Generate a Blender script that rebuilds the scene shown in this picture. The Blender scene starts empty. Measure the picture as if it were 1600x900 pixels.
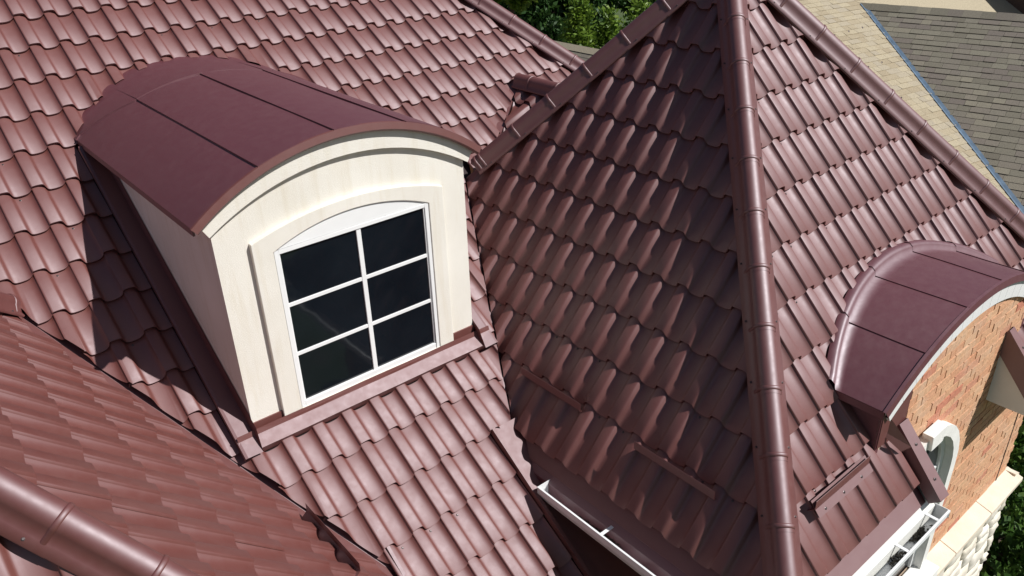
import bpy, bmesh, math, random
import numpy as np
from mathutils import Vector, Matrix

random.seed(7)
rng = np.random.default_rng(7)
scn = bpy.context.scene
COL = scn.collection
H = 9.8                       # camera height above the ground (m); geometry below is written relative to the lens
rad = math.radians

# ------------------------------------------------------------------ camera
FPX, YAW, PITCH, ROLL = 1250.15, rad(39.523), rad(28.022), rad(-1.768)
_f = np.array([math.sin(YAW) * math.cos(PITCH), math.cos(YAW) * math.cos(PITCH), -math.sin(PITCH)])
_r = np.array([math.cos(YAW), -math.sin(YAW), 0.0])
_u = np.cross(_r, _f)
CF = _f
CR = math.cos(ROLL) * _r + math.sin(ROLL) * _u
CU = -math.sin(ROLL) * _r + math.cos(ROLL) * _u
cam_d = bpy.data.cameras.new('camera')
cam = bpy.data.objects.new('camera', cam_d)
COL.objects.link(cam)
cam_d.sensor_width = 36.0
cam_d.lens = FPX / 1600 * 36.0
cam_d.clip_start = 0.05
cam_d.clip_end = 2000
cam.matrix_world = Matrix(((CR[0], CU[0], -CF[0], 0), (CR[1], CU[1], -CF[1], 0), (CR[2], CU[2], -CF[2], H), (0, 0, 0, 1)))
scn.camera = cam

# ------------------------------------------------------------------ light
SUN = Vector((-0.382, 0.560, -0.735)).normalized()      # direction the light travels
world = bpy.data.worlds.new('World')
scn.world = world
world.use_nodes = True
wn = world.node_tree
sky = wn.nodes.new('ShaderNodeTexSky')
sky.sky_type = 'NISHITA'
sky.sun_disc = False
sky.sun_elevation = math.asin(-SUN.z)
sky.sun_rotation = math.atan2(-SUN.x, -SUN.y)
bg = wn.nodes['Background']
bg.inputs['Strength'].default_value = 0.05
wn.links.new(sky.outputs[0], bg.inputs['Color'])
sl = bpy.data.lights.new('sun', 'SUN')
sl.energy = 5.0
sl.angle = rad(0.53)
sl.color = (1.0, 0.98, 0.955)
so = bpy.data.objects.new('sun', sl)
so.rotation_euler = SUN.to_track_quat('-Z', 'Y').to_euler()
so.location = (6, -8, H + 12)
COL.objects.link(so)
scn.view_settings.view_transform = 'Standard'
scn.view_settings.look = 'None'
scn.view_settings.exposure = 0.12
scn.view_settings.gamma = 1.0
scn.view_settings.use_curve_mapping = False

# ------------------------------------------------------------------ maths helpers
def proj(x):
    x = np.asarray(x, float)
    z = x @ CF
    return np.array([800 + FPX * (x @ CR) / z, 450 - FPX * (x @ CU) / z]), z
def ray(px):
    return CF + CR * (px[0] - 800) / FPX + CU * (450 - px[1]) / FPX
class Plane:
    """a roof plane: h = horizontal downslope direction, p = pitch, d = n.x"""
    def __init__(s, h, p, d=None, through=None):
        h = np.array(h, float); h /= np.linalg.norm(h)
        s.h, s.p = h, p
        s.dn = np.array([h[0] * math.cos(p), h[1] * math.cos(p), -math.sin(p)])
        s.n = np.array([h[0] * math.sin(p), h[1] * math.sin(p), math.cos(p)])
        s.a = -np.cross(s.dn, s.n)
        s.d = d if d is not None else float(s.n @ np.array(through, float))
    def pt(s, u, v, w=0.0):
        return s.n * (s.d + w) + s.a * u + s.dn * v
    def z(s, x, y):
        return (s.d - s.n[0] * x - s.n[1] * y) / s.n[2]
    def at(s, px):
        r = ray(px); return r * s.d / (s.n @ r)
    def uv(s, x):
        x = np.asarray(x, float); return float(x @ s.a), float(x @ s.dn)
    def shift(s, w):
        return Plane(s.h, s.p, s.d + w)
def meet(p, q):
    """line where two planes meet: point, unit direction (pointing up)"""
    dr = np.cross(p.n, q.n); dr /= np.linalg.norm(dr)
    if dr[2] < 0: dr = -dr
    x0 = np.linalg.lstsq(np.array([p.n, q.n]), np.array([p.d, q.d]), rcond=None)[0]
    return x0, dr
def line_at(l, k, val):
    x0, dr = l
    return x0 + dr * (val - x0[k]) / dr[k]

# ------------------------------------------------------------------ node material helpers
def new_mat(name):
    m = bpy.data.materials.new(name); m.use_nodes = True
    nt = m.node_tree
    return m, nt, nt.nodes['Principled BSDF']
def N(nt, t, **kw):
    n = nt.nodes.new(t)
    for k, v in kw.items():
        if k in n.inputs: n.inputs[k].default_value = v
        else: setattr(n, k, v)
    return n
def L(nt, a, b): nt.links.new(a, b)
def pos_noise(nt, scale, detail=3.0, rough=0.55, vec=None):
    n = N(nt, 'ShaderNodeTexNoise', Scale=scale, Detail=detail, Roughness=rough)
    if vec is None:
        g = N(nt, 'ShaderNodeNewGeometry'); vec = g.outputs['Position']
    L(nt, vec, n.inputs['Vector'])
    return n
def ramp(nt, fac, stops):
    r = N(nt, 'ShaderNodeValToRGB')
    e = r.color_ramp.elements
    while len(e) < len(stops): e.new(0.5)
    for k, (p, c) in enumerate(stops):
        e[k].position = p
        e[k].color = (*c, 1) if len(c) == 3 else c
    L(nt, fac, r.inputs[0])
    return r
def mixc(nt, fac, a, b, mode='MIX'):
    m = N(nt, 'ShaderNodeMix', data_type='RGBA', blend_type=mode)
    for sock, v in ((m.inputs['Factor'], fac), (m.inputs['A'], a), (m.inputs['B'], b)):
        pass
    ins = [i for i in m.inputs if i.enabled]
    for i, v in zip(ins, (fac, a, b)):
        if hasattr(v, 'is_linked'): L(nt, v, i)
        else: i.default_value = v if not isinstance(v, tuple) or len(v) == 4 else (*v, 1)
    return [o for o in m.outputs if o.enabled][0]
def bump(nt, bsdf, h, strength, dist):
    b = N(nt, 'ShaderNodeBump', Strength=strength, Distance=dist)
    L(nt, h, b.inputs['Height']); L(nt, b.outputs[0], bsdf.inputs['Normal'])
    return b

def paint_mat(name, c0, c1, rough, bumpd=0.0004, dust=0.10, spec=2.42):
    m, nt, b = new_mat(name)
    n1 = pos_noise(nt, 1.3, 4)
    n2 = pos_noise(nt, 14, 5, 0.65)
    col = mixc(nt, n1.outputs['Fac'], c0, c1)
    dmask = ramp(nt, n2.outputs['Fac'], [(0.45, (0, 0, 0)), (0.85, (dust,) * 3)])
    col = mixc(nt, dmask.outputs['Color'], col, (0.30, 0.22, 0.18, 1))
    L(nt, col, b.inputs['Base Color'])
    rr = ramp(nt, n2.outputs['Fac'], [(0.3, (rough - 0.03,) * 3), (0.75, (rough + 0.06,) * 3)])
    L(nt, rr.outputs['Color'], b.inputs['Roughness'])
    b.inputs['Specular IOR Level'].default_value = 0.5
    b.inputs['IOR'].default_value = spec
    b.inputs['Specular Tint'].default_value = (0.95, 0.935, 1.0, 1)
    n3 = pos_noise(nt, 5.0, 3)
    bump(nt, b, n3.outputs['Fac'], 0.5, bumpd * 6)
    return m
def simple_mat(name, c, rough=0.5, var=0.12, scale=6.0, bd=0.0, bscale=60.0, metallic=0.0, spec=0.5):
    m, nt, b = new_mat(name)
    n = pos_noise(nt, scale, 4)
    lo = tuple(x * (1 - var) for x in c); hi = tuple(min(1, x * (1 + var)) for x in c)
    r = ramp(nt, n.outputs['Fac'], [(0.3, lo), (0.7, hi)])
    L(nt, r.outputs['Color'], b.inputs['Base Color'])
    b.inputs['Roughness'].default_value = rough
    b.inputs['Metallic'].default_value = metallic
    b.inputs['Specular IOR Level'].default_value = spec
    if bd:
        n2 = pos_noise(nt, bscale, 4, 0.65)
        bump(nt, b, n2.outputs['Fac'], 0.8, bd)
    return m

M = {}
M['tile'] = paint_mat('roof_tile_paint', (0.112, 0.0215, 0.0125, 1), (0.132, 0.0270, 0.0160, 1), 0.59, 0.0006, 0.03, 2.08)
M['sheet'] = paint_mat('roof_sheet_paint', (0.100, 0.024, 0.029, 1), (0.112, 0.028, 0.034, 1), 0.50, 0.0012, 0.04, 2.0)
M['cap'] = paint_mat('ridge_cap_paint', (0.104, 0.021, 0.015, 1), (0.120, 0.026, 0.019, 1), 0.55, 0.0006, 0.04, 2.1)
M['under'] = simple_mat('roof_underlay', (0.03, 0.018, 0.018), 0.8)
def stucco_mat():
    m, nt, b = new_mat('cream_stucco')
    n1 = pos_noise(nt, 2.2, 5); n2 = pos_noise(nt, 170, 4, 0.65)
    g = N(nt, 'ShaderNodeNewGeometry'); mp = N(nt, 'ShaderNodeMapping'); mp.inputs['Scale'].default_value = (9, 9, .9); L(nt, g.outputs['Position'], mp.inputs['Vector'])
    n3 = pos_noise(nt, 1.6, 5, 0.65, mp.outputs[0])
    base = ramp(nt, n1.outputs['Fac'], [(0.3, (0.74, 0.70, 0.62)), (0.7, (0.81, 0.775, 0.70))])
    st = ramp(nt, n3.outputs['Fac'], [(0.50, (1, 1, 1)), (0.80, (0.91, 0.88, 0.82))])
    L(nt, mixc(nt, 1.0, base.outputs['Color'], st.outputs['Color'], 'MULTIPLY'), b.inputs['Base Color'])
    b.inputs['Roughness'].default_value = 0.88; b.inputs['Specular IOR Level'].default_value = 0.3
    bump(nt, b, n2.outputs['Fac'], 0.8, 0.0025)
    return m
M['stucco'] = stucco_mat()
M['white'] = simple_mat('white_vinyl', (0.80, 0.80, 0.79), 0.35, 0.03, 4.0)
M['gutter'] = simple_mat('white_gutter_paint', (0.78, 0.79, 0.79), 0.35, 0.05, 8.0)
M['soffit'] = simple_mat('soffit_white', (0.66, 0.66, 0.62), 0.5, 0.05)
M['stone_trim'] = simple_mat('cast_stone_trim', (0.76, 0.75, 0.71), 0.75, 0.08, 7.0, 0.003, 90.0, spec=0.3)
M['ledge'] = simple_mat('limestone_ledge', (0.70, 0.61, 0.49), 0.8, 0.10, 5.0, 0.004, 60.0, spec=0.3)
M['mortar'] = simple_mat('mortar', (0.46, 0.36, 0.27), 0.9, 0.15, 20.0, 0.003, 120.0, spec=0.2)
M['screw'] = simple_mat('screw_head', (0.10, 0.08, 0.08), 0.4, 0.1, metallic=0.5)
M['debris'] = simple_mat('wet_leaf_litter', (0.035, 0.028, 0.02), 0.7, 0.5, 40.0, 0.01, 80.0)
M['bark'] = simple_mat('bark', (0.10, 0.07, 0.05), 0.9, 0.3, 12.0, 0.02, 30.0)
M['valley_metal'] = simple_mat('blue_grey_valley_metal', (0.10, 0.15, 0.21), 0.45, 0.25, 8.0)
M['dark_room'] = simple_mat('dark_interior', (0.02, 0.02, 0.022), 0.9)

def glass_mat():
    m, nt, b = new_mat('dark_window_glass')
    n = pos_noise(nt, 2.0, 3)
    r = ramp(nt, n.outputs['Fac'], [(0.3, (0.004, 0.006, 0.009)), (0.7, (0.008, 0.011, 0.015))])
    L(nt, r.outputs['Color'], b.inputs['Base Color'])
    b.inputs['Roughness'].default_value = 0.06
    n2 = pos_noise(nt, 3.0, 2)
    bump(nt, b, n2.outputs['Fac'], 0.15, 0.01)
    return m
M['glass'] = glass_mat()

def rand_fac(nt):
    """one random number for every piece, whether it is its own object or an island of a joined mesh"""
    o = N(nt, 'ShaderNodeObjectInfo'); g = N(nt, 'ShaderNodeNewGeometry')
    a = N(nt, 'ShaderNodeMath', operation='ADD'); L(nt, o.outputs['Random'], a.inputs[0]); L(nt, g.outputs['Random Per Island'], a.inputs[1])
    f = N(nt, 'ShaderNodeMath', operation='FRACT'); L(nt, a.outputs[0], f.inputs[0])
    return f.outputs[0]
def piece_mat(name, stops, rough, mott=0.35, mscale=30.0, bd=0.004, bscale=90.0, spec=0.3, smear=None):
    m, nt, b = new_mat(name)
    r = ramp(nt, rand_fac(nt), stops)
    n = pos_noise(nt, mscale, 5, 0.6)
    lo, hi = 1 - mott, 1 + mott * 0.6
    mr = ramp(nt, n.outputs['Fac'], [(0.3, (lo,) * 3), (0.7, (hi,) * 3)])
    col = mixc(nt, 1.0, r.outputs['Color'], mr.outputs['Color'], 'MULTIPLY')
    if smear:
        n2 = pos_noise(nt, 4.0, 5, 0.7)
        mk = ramp(nt, n2.outputs['Fac'], [(0.52, (0, 0, 0)), (0.74, (0.55,) * 3)])
        col = mixc(nt, mk.outputs['Color'], col, smear)
    L(nt, col, b.inputs['Base Color'])
    b.inputs['Roughness'].default_value = rough
    b.inputs['Specular IOR Level'].default_value = spec
    bump(nt, b, n.outputs['Fac'], 0.7, bd)
    return m
M['brick'] = piece_mat('orange_brick', [(0.0, (0.60, 0.33, 0.19)), (0.35, (0.63, 0.38, 0.225)), (0.6, (0.58, 0.29, 0.165)), (0.88, (0.60, 0.37, 0.23)), (0.97, (0.52, 0.21, 0.135))],
                       0.85, 0.25, 40.0, smear=(0.58, 0.46, 0.34, 1))
M['stone'] = piece_mat('pale_rubble_stone', [(0.0, (0.70, 0.64, 0.53)), (0.5, (0.76, 0.71, 0.62)), (1.0, (0.64, 0.58, 0.48))], 0.85, 0.14, 12.0, 0.006, 14.0)
M['shingle_grey'] = piece_mat('grey_asphalt_shingle', [(0.0, (0.165, 0.148, 0.115)), (0.35, (0.225, 0.207, 0.16)), (0.65, (0.185, 0.158, 0.135)), (1.0, (0.255, 0.232, 0.175))], 0.9, 0.25, 60.0, 0.003, 200.0, 0.2)
M['shingle_beige'] = piece_mat('tan_asphalt_shingle', [(0.0, (0.34, 0.28, 0.19)), (0.5, (0.42, 0.36, 0.25)), (1.0, (0.37, 0.32, 0.24))], 0.9, 0.25, 50.0, 0.003, 200.0, 0.2)
M['brown_brick'] = piece_mat('dark_brown_brick', [(0.0, (0.10, 0.065, 0.05)), (1.0, (0.15, 0.09, 0.07))], 0.9)
def leaf_mat(name, stops):
    m, nt, b = new_mat(name)
    r = ramp(nt, rand_fac(nt), stops)
    L(nt, r.outputs['Color'], b.inputs['Base Color'])
    b.inputs['Roughness'].default_value = 0.5
    b.inputs['Specular IOR Level'].default_value = 0.35
    out = nt.nodes['Material Output']
    tr = N(nt, 'ShaderNodeBsdfTranslucent'); L(nt, r.outputs['Color'], tr.inputs['Color'])
    mx = N(nt, 'ShaderNodeMixShader'); mx.inputs[0].default_value = 0.3
    L(nt, b.outputs[0], mx.inputs[1]); L(nt, tr.outputs[0], mx.inputs[2]); L(nt, mx.outputs[0], out.inputs['Surface'])
    return m
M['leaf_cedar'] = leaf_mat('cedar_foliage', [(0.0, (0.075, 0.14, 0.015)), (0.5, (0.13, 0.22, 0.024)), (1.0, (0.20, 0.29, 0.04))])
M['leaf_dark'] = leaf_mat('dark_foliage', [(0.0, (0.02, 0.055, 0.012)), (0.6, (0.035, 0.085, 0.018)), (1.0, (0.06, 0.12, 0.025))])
M['leaf_hedge'] = leaf_mat('hedge_foliage', [(0.0, (0.03, 0.075, 0.012)), (0.6, (0.055, 0.12, 0.018)), (1.0, (0.10, 0.17, 0.03))])
def ground_mat():
    m, nt, b = new_mat('lawn_and_soil')
    n = pos_noise(nt, 0.6, 6, 0.65); n2 = pos_noise(nt, 25, 4)
    r = ramp(nt, n.outputs['Fac'], [(0.35, (0.05, 0.085, 0.025)), (0.55, (0.07, 0.10, 0.03)), (0.75, (0.13, 0.11, 0.07))])
    mr = ramp(nt, n2.outputs['Fac'], [(0.3, (0.6,) * 3), (0.7, (1.25,) * 3)])
    L(nt, mixc(nt, 1.0, r.outputs['Color'], mr.outputs['Color'], 'MULTIPLY'), b.inputs['Base Color'])
    b.inputs['Roughness'].default_value = 0.95
    bump(nt, b, n2.outputs['Fac'], 0.8, 0.05)
    return m
M['ground'] = ground_mat()

# ------------------------------------------------------------------ object helpers
UP = Vector((0, 0, H))
def tag(o, label=None, cat=None, group=None, kind=None):
    if label: o['label'] = label
    if cat: o['category'] = cat
    if group: o['group'] = group
    if kind: o['kind'] = kind
    return o
def thing(name, loc, label, cat, group=None):
    o = bpy.data.objects.new(name, None); COL.objects.link(o)
    o.location = (loc[0], loc[1], loc[2] + H); o.empty_display_size = 0.3
    return tag(o, label, cat, group)
def adopt(o, parent):
    if parent is not None:
        o.parent = parent
        if parent.type == 'EMPTY':
            o.matrix_parent_inverse = Matrix.Translation(-parent.location)
    return o
def link_mesh(name, me, mat, parent=None):
    o = bpy.data.objects.new(name, me); COL.objects.link(o)
    if mat is not None and not me.materials: me.materials.append(M[mat])
    return adopt(o, parent)
class MB:
    """collects polygons (lens-relative coordinates) for one mesh"""
    def __init__(s): s.v, s.f, s.sm = [], [], []
    def face(s, pts, smooth=False):
        b = len(s.v); s.v += [tuple(map(float, p)) for p in pts]; s.f.append(tuple(range(b, b + len(pts)))); s.sm.append(smooth)
    def grid(s, rows, smooth=True, closed=False):
        b = len(s.v); n = len(rows[0])
        for r in rows: s.v += [tuple(map(float, p)) for p in r]
        for i in range(len(rows) - 1):
            for j in range(n if closed else n - 1):
                k = (j + 1) % n
                s.f.append((b + i * n + j, b + i * n + k, b + (i + 1) * n + k, b + (i + 1) * n + j)); s.sm.append(smooth)
    def prism(s, poly, vec, smooth=False):
        """poly extruded along vec, closed"""
        vec = np.array(vec, float); p = [np.array(q, float) for q in poly]; q = [x + vec for x in p]
        s.face(p); s.face(q[::-1])
        n = len(p)
        for i in range(n):
            j = (i + 1) % n; s.face([p[j], p[i], q[i], q[j]], smooth)
    def box(s, lo, hi):
        (a, b, c), (d, e, f) = lo, hi
        s.prism([(a, b, c), (d, b, c), (d, b, f), (a, b, f)], (0, e - b, 0))
    def obox(s, o, x, y, z):
        """box from corner o along three edge vectors"""
        o, x, y = (np.array(q, float) for q in (o, x, y))
        s.prism([o, o + x, o + x + y, o + y], z)
    def tube(s, pts, r, n=8, caps=True):
        pts = [np.array(p, float) for p in pts]; rows = []
        rs = r if hasattr(r, '__len__') else [r] * len(pts)
        for i, p in enumerate(pts):
            t = pts[min(i + 1, len(pts) - 1)] - pts[max(i - 1, 0)]; t /= np.linalg.norm(t)
            a = np.cross(t, (0, 0, 1.0)); 
            if np.linalg.norm(a) < 1e-3: a = np.array([1.0, 0, 0])
            a /= np.linalg.norm(a); b = np.cross(t, a)
            rows.append([p + rs[i] * (math.cos(q) * a + math.sin(q) * b) for q in np.linspace(0, 2 * math.pi, n, endpoint=False)])
        s.grid(rows, True, True)
        if caps: s.face(rows[0][::-1]); s.face(rows[-1])
    def mesh(s, name, weld=False):
        me = bpy.data.meshes.new(name)
        me.from_pydata([(x, y, z + H) for x, y, z in s.v], [], s.f)
        me.polygons.foreach_set('use_smooth', s.sm)
        if weld:
            bm = bmesh.new(); bm.from_mesh(me); bmesh.ops.remove_doubles(bm, verts=bm.verts, dist=1e-5)
            bmesh.ops.recalc_face_normals(bm, faces=bm.faces); bm.to_mesh(me); bm.free()
        return me
    def build(s, name, mat, parent=None, weld=True, bevel=0.0):
        me = s.mesh(name, weld)
        o = link_mesh(name, me, mat, parent)
        if bevel:
            md = o.modifiers.new('bevel', 'BEVEL'); md.width = bevel; md.segments = 2; md.limit_method = 'ANGLE'
        return o

# ------------------------------------------------------------------ the roof planes (fitted from the rows of tiles)
TW, TS, TH, SH, SC = 0.35 / 1.54, 0.35, 0.044, 0.026, 0.016      # tile width, exposed length, wave height, step
PA = Plane((0, -1), rad(33.973), -5.222)
PC = Plane((-1, 0), rad(50.26), -4.764 - 0.024)
PD = Plane((0, -1), rad(49.30), -3.5267)
PF = Plane((1, 0), rad(48.89), -1.328 - 0.022)
hipCD = meet(PC, PD)
APX = np.array([5.66, 0, 0]); APX = line_at(hipCD, 0, 5.655)          # turret apex
EZ = -3.80                                                            # common eave height
PB = Plane((0, 1), rad(50.2), through=APX)                            # back slope of the turret
PR = Plane((1, 0), rad(50.2), through=APX)                            # far slope of the turret
hipCB = meet(PC, PB); hipDR = meet(PD, PR)
valAC = meet(PA, PC); valAF = meet(PA, PF)
PE = Plane((-1, 0), rad(25.5), through=(5.41, 0, -2.03))              # little saddle behind the turret
PE2 = Plane((1, 0), rad(25.5), through=(5.41, 0, -2.03))
valAE = meet(PA, PE)
# hip at the right of the main roof
HA0, HA1 = PA.at((742, 0)), PA.at((903, 106))
hdir = (HA0 - HA1) / np.linalg.norm(HA0 - HA1)
# left turret: front hip of F, front slope G
g0, g1 = PF.at((0, 772)), PF.at((236, 900))
gdir = (g0 - g1) / np.linalg.norm(g0 - g1)
ng = np.cross(gdir, (1.0, 0, 0)); ng /= np.linalg.norm(ng); ng = ng if ng[2] > 0 else -ng
PG = Plane((0, -1), math.atan2(math.hypot(ng[0], ng[1]), ng[2]), through=g0)
hipFG = meet(PF, PG)
LAP = line_at(hipFG, 0, -1.16)
PFB = Plane((0, 1), rad(49.5), through=LAP)
PFL = Plane((-1, 0), rad(49.5), through=LAP)
hipFB = meet(PF, PFB)

# ------------------------------------------------------------------ setting: ground
mb = MB(); mb.face([(-400, -400, -H), (400, -400, -H), (400, 400, -H), (-400, 400, -H)])
tag(mb.build('ground', 'ground'), kind='structure')

# ------------------------------------------------------------------ the house
house = thing('house', (2.3, 4.3, -H), 'brown metal tiled house with cream arched dormer and two pyramid roofs', 'house')

# ---- one tile, drawn in (u, v, w): u across, v down the slope, w off the plane; the joint at the lower left corner is w = 0
PJ = .65                                            # height of the joint line in the wave
PROF = [(0, .65), (.012, .90), (.024, .945), (.06, .965), (.13, .99), (.20, 1.0), (.28, .995), (.33, .97), (.36, .91), (.385, .79), (.43, .36), (.45, .22),
        (.48, .11), (.53, .03), (.60, .0), (.70, .01), (.80, .06), (.87, .14), (.92, .255), (.96, .40), (1.0, .65)]
def tile_mesh(name, length=TS):
    rows = [[], [], [], [], [], []]
    for u, z in PROF:
        x = u * TW; w = TH * (z - PJ)
        sc = SC * (PJ - z) / PJ if z < PJ else SC * .8 * (PJ - z) / (1 - PJ)      # the lower edge bows down in the pans and up on the rolls
        dip = TH * .22 * max(0.0, 1 - ((u - .36) / .17) ** 2)                     # the roll flattens where it slips under the tile above
        rows[0].append((x, -length - 0.03, w - SH * 1.06 - dip))
        rows[1].append((x, -length + 0.05, w - SH * (1 - .05 / length)))
        rows[2].append((x, sc - 0.002, w)); rows[3].append((x, sc, w - 0.0015))
        rows[4].append((x, sc - 0.009, w - SH - 0.006)); rows[5].append((x, sc - 0.03, w - SH - 0.008))
    me = bpy.data.meshes.new(name)
    n = len(PROF); v = rows[0] + rows[1] + rows[2] + rows[3] + rows[3] + rows[4] + rows[5]; f = []; sm = []
    for a in (0, 1, 2, 4, 5):
        for j in range(n - 1):
            f.append((a * n + j, (a + 1) * n + j, (a + 1) * n + j + 1, a * n + j + 1)); sm.append(True)
    me.from_pydata(v, [], f); me.polygons.foreach_set('use_smooth', sm); me.materials.append(M['tile'])
    return me
TILE = tile_mesh('tile'); 
def plane_matrix(P, u, v, w=0.0):
    o = P.pt(u, v, w)
    return Matrix(((P.a[0], P.dn[0], P.n[0], o[0]), (P.a[1], P.dn[1], P.n[1], o[1]), (P.a[2], P.dn[2], P.n[2], o[2] + H), (0, 0, 0, 1)))
# note a x dn = -n, so this basis is left handed: mirror w instead by building faces the other way round (done in tile_mesh)
TILES = []      # (slope object, plane, u, v, mesh, matrix, area)
_eave_mesh = {}
def cut(me, mat, planes):
    """tile mesh cut by world planes (point, normal): the side the normal points to stays"""
    bm = bmesh.new(); bm.from_mesh(me)
    inv = mat.inverted(); nm = mat.to_3x3().transposed()
    for p, n in planes:
        co = inv @ Vector((p[0], p[1], p[2] + H)); no = (nm @ Vector(n))
        geom = bm.verts[:] + bm.edges[:] + bm.faces[:]
        bmesh.ops.bisect_plane(bm, geom=geom, plane_co=co, plane_no=no, clear_inner=True, clear_outer=False)
        if not bm.faces: break
    if not bm.faces: bm.free(); return None
    ar = sum(f.calc_area() for f in bm.faces)
    if ar < 0.0006: bm.free(); return None
    m2 = bpy.data.meshes.new('tile'); bm.to_mesh(m2); bm.free(); m2.materials.append(M['tile'])
    return m2
def side(P, mat, planes):
    """-1 all out, 0 straddles, 1 all in, for the tile's corners"""
    cs = [P.pt(mat[0] + a, mat[1] - b) for a in (0, TW) for b in (0, mat[2])]
    need = []
    for p, n in planes:
        s = [float(np.dot(np.array(n), c - np.array(p))) for c in cs]
        if max(s) < -0.02: return None
        if min(s) < 0.03: need.append((p, n))
    return need
def lay(slope, P, u0, v0, ir, jr, rule, eave=None):
    """rows j / columns i of tiles; rule(i, j, centre) -> None to leave out, or a list of cutting planes"""
    for j in jr:
        ln = TS; v = v0 + (j) * TS
        last = eave is not None and abs(v - (eave[0])) < 0.01
        me0 = TILE
        if last:
            ln = TS + eave[1]; v += eave[1]
            key = round(ln, 3)
            if key not in _eave_mesh: _eave_mesh[key] = tile_mesh('tile', ln)
            me0 = _eave_mesh[key]
        elif eave is not None and v > eave[0] + 0.02: continue
        for i in ir:
            u = u0 + i * TW
            c = P.pt(u + TW / 2, v - ln / 2)
            pl = rule(i, j, c)
            if pl is None: continue
            need = side(P, (u, v, ln), pl)
            if need is None: continue
            jit = random.Random((i // 5) * 1009 + j * 31 + int(P.d * 100)); jv, jw = jit.uniform(-.003, .003), jit.uniform(-.0014, .0014)
            mat = plane_matrix(P, u, v + jv + random.uniform(-.0008, .0008), jw)
            me = me0
            if need:
                me = cut(me0, mat, need)
                if me is None: continue
            px, dep = proj(c)
            ar = -1.0
            if dep > 0.5 and -40 < px[0] < 1640 and -40 < px[1] < 940:
                q = [proj(P.pt(u + a, v - b))[0] for a, b in ((0, 0), (TW, 0), (TW, ln), (0, ln))]
                ar = 0.5 * abs(sum(q[k][0] * q[(k + 1) % 4][1] - q[(k + 1) % 4][0] * q[k][1] for k in range(4)))
            if ar < 0 and (dep < 0.5 or px[0] < -900 or px[0] > 2100 or px[1] < -450 or px[1] > 1500): continue
            TILES.append((slope, me, mat, ar))

def vert(p, q, keep, back=0.0):
    """vertical cutting plane through p, q that keeps the side of point keep, moved back by `back` metres into that side"""
    p, q, keep = (np.array(x, float) for x in (p, q, keep))
    n = np.cross(q - p, (0, 0, 1.0)); n /= np.linalg.norm(n)
    if n @ (keep - p) < 0: n = -n
    return (p + n * back, n)

def sheet(name, poly, P, w, mat, parent, thick=0.01):
    """flat slab lying in a roof plane; poly = list of 3-D points on the plane"""
    b = MB(); pts = [np.array(p, float) + P.n * w for p in poly]
    b.prism(pts, -P.n * thick); return b.build(name, mat, parent)

def onp(P, x, y): return (x, y, P.z(x, y))

# underlays: the slopes themselves
UW = -0.072
lA_bot = 2.0
acx = line_at(valAC, 2, EZ)
mainp = [onp(PA, *p) for p in ((1.72, lA_bot), (3.40, lA_bot), (3.40, PA.uv((0,0,0))[0] + 4.15), (4.3, 5.75), (5.3, 6.30), (6.6, 5.9), tuple(HA1[:2]), tuple((HA1 + hdir * 4.2)[:2]), (-2.5, tuple(HA1 + hdir * 4.2)[1]), (-2.5, 9.5), tuple(line_at(valAF, 2, -1.2)[:2]), tuple(line_at(valAF, 0, 1.72)[:2]))]
ridge_y = (HA1 + hdir * 4.2)[1]
mainp = [onp(PA, *p) for p in ((1.72, lA_bot), (3.40, lA_bot), (3.40, 4.2), (4.3, 5.75), (5.3, 6.30), (6.45, 6.2), tuple((HA1 + hdir * 4.2)[:2]), (-4.0, ridge_y), (-4.0, 5.35), (.25, 5.62), tuple(line_at(valAF, 0, 1.72)[:2]))]
main_slope = sheet('main_roof_slope', mainp, PA, UW, 'under', house)
side_eave_x = PC.pt(0, .95)[0]
front_eave_y = PD.pt(0, 1.91)[1]
side_slope = sheet('turret_side_slope', [APX, line_at(hipCD, 0, side_eave_x + 0.02), onp(PC, side_eave_x + 0.02, acx[1] + 0.02), line_at(meet(PA, PC), 0, 4.15), line_at(hipCB, 0, 4.0)], PC, UW, 'under', house)
hR = 2 * APX[0] - side_eave_x
dl = line_at(hipCD, 1, front_eave_y + 0.02); dr_ = line_at(hipDR, 1, front_eave_y + 0.02)
RX0, RX1, WY = 4.74, 6.52, 1.67            # the bay between the two eave returns, and the face of the brick wall
front_slope = sheet('turret_front_slope', [APX, dl, onp(PD, RX0 - .02, front_eave_y + .02), onp(PD, RX0 - .02, 1.9), onp(PD, RX1 + .02, 1.9), onp(PD, RX1 + .02, front_eave_y + .02), dr_], PD, UW, 'under', house)
wing_slope = sheet('wing_side_slope', [LAP, line_at(hipFG, 0, 1.82), onp(PF, 1.82, line_at(valAF, 0, 1.82)[1]), line_at(valAF, 0, 0.45), line_at(hipFB, 0, 0.2)], PF, UW, 'under', house)
gl = line_at(hipFG, 0, 1.82)
wing_front = sheet('wing_front_slope', [LAP, gl, (2 * LAP[0] - gl[0], gl[1], gl[2])], PG, UW, 'under', house)
saddle_slope = sheet('saddle_slope', [(5.41, 4.9, PE.z(5.41, 0)), (4.1, 4.9, PE.z(4.1, 0)), line_at(valAE, 0, 4.1), line_at(valAE, 0, 5.41)], PE, UW, 'under', house)
sheet('saddle_slope', [(5.41, 4.9, PE2.z(5.41, 0)), (7.0, 4.9, PE2.z(7.0, 0)), (7.0, 5.6, PE2.z(7.0, 0)), line_at(valAE, 0, 5.41)], PE2, UW, 'tile', house)
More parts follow.
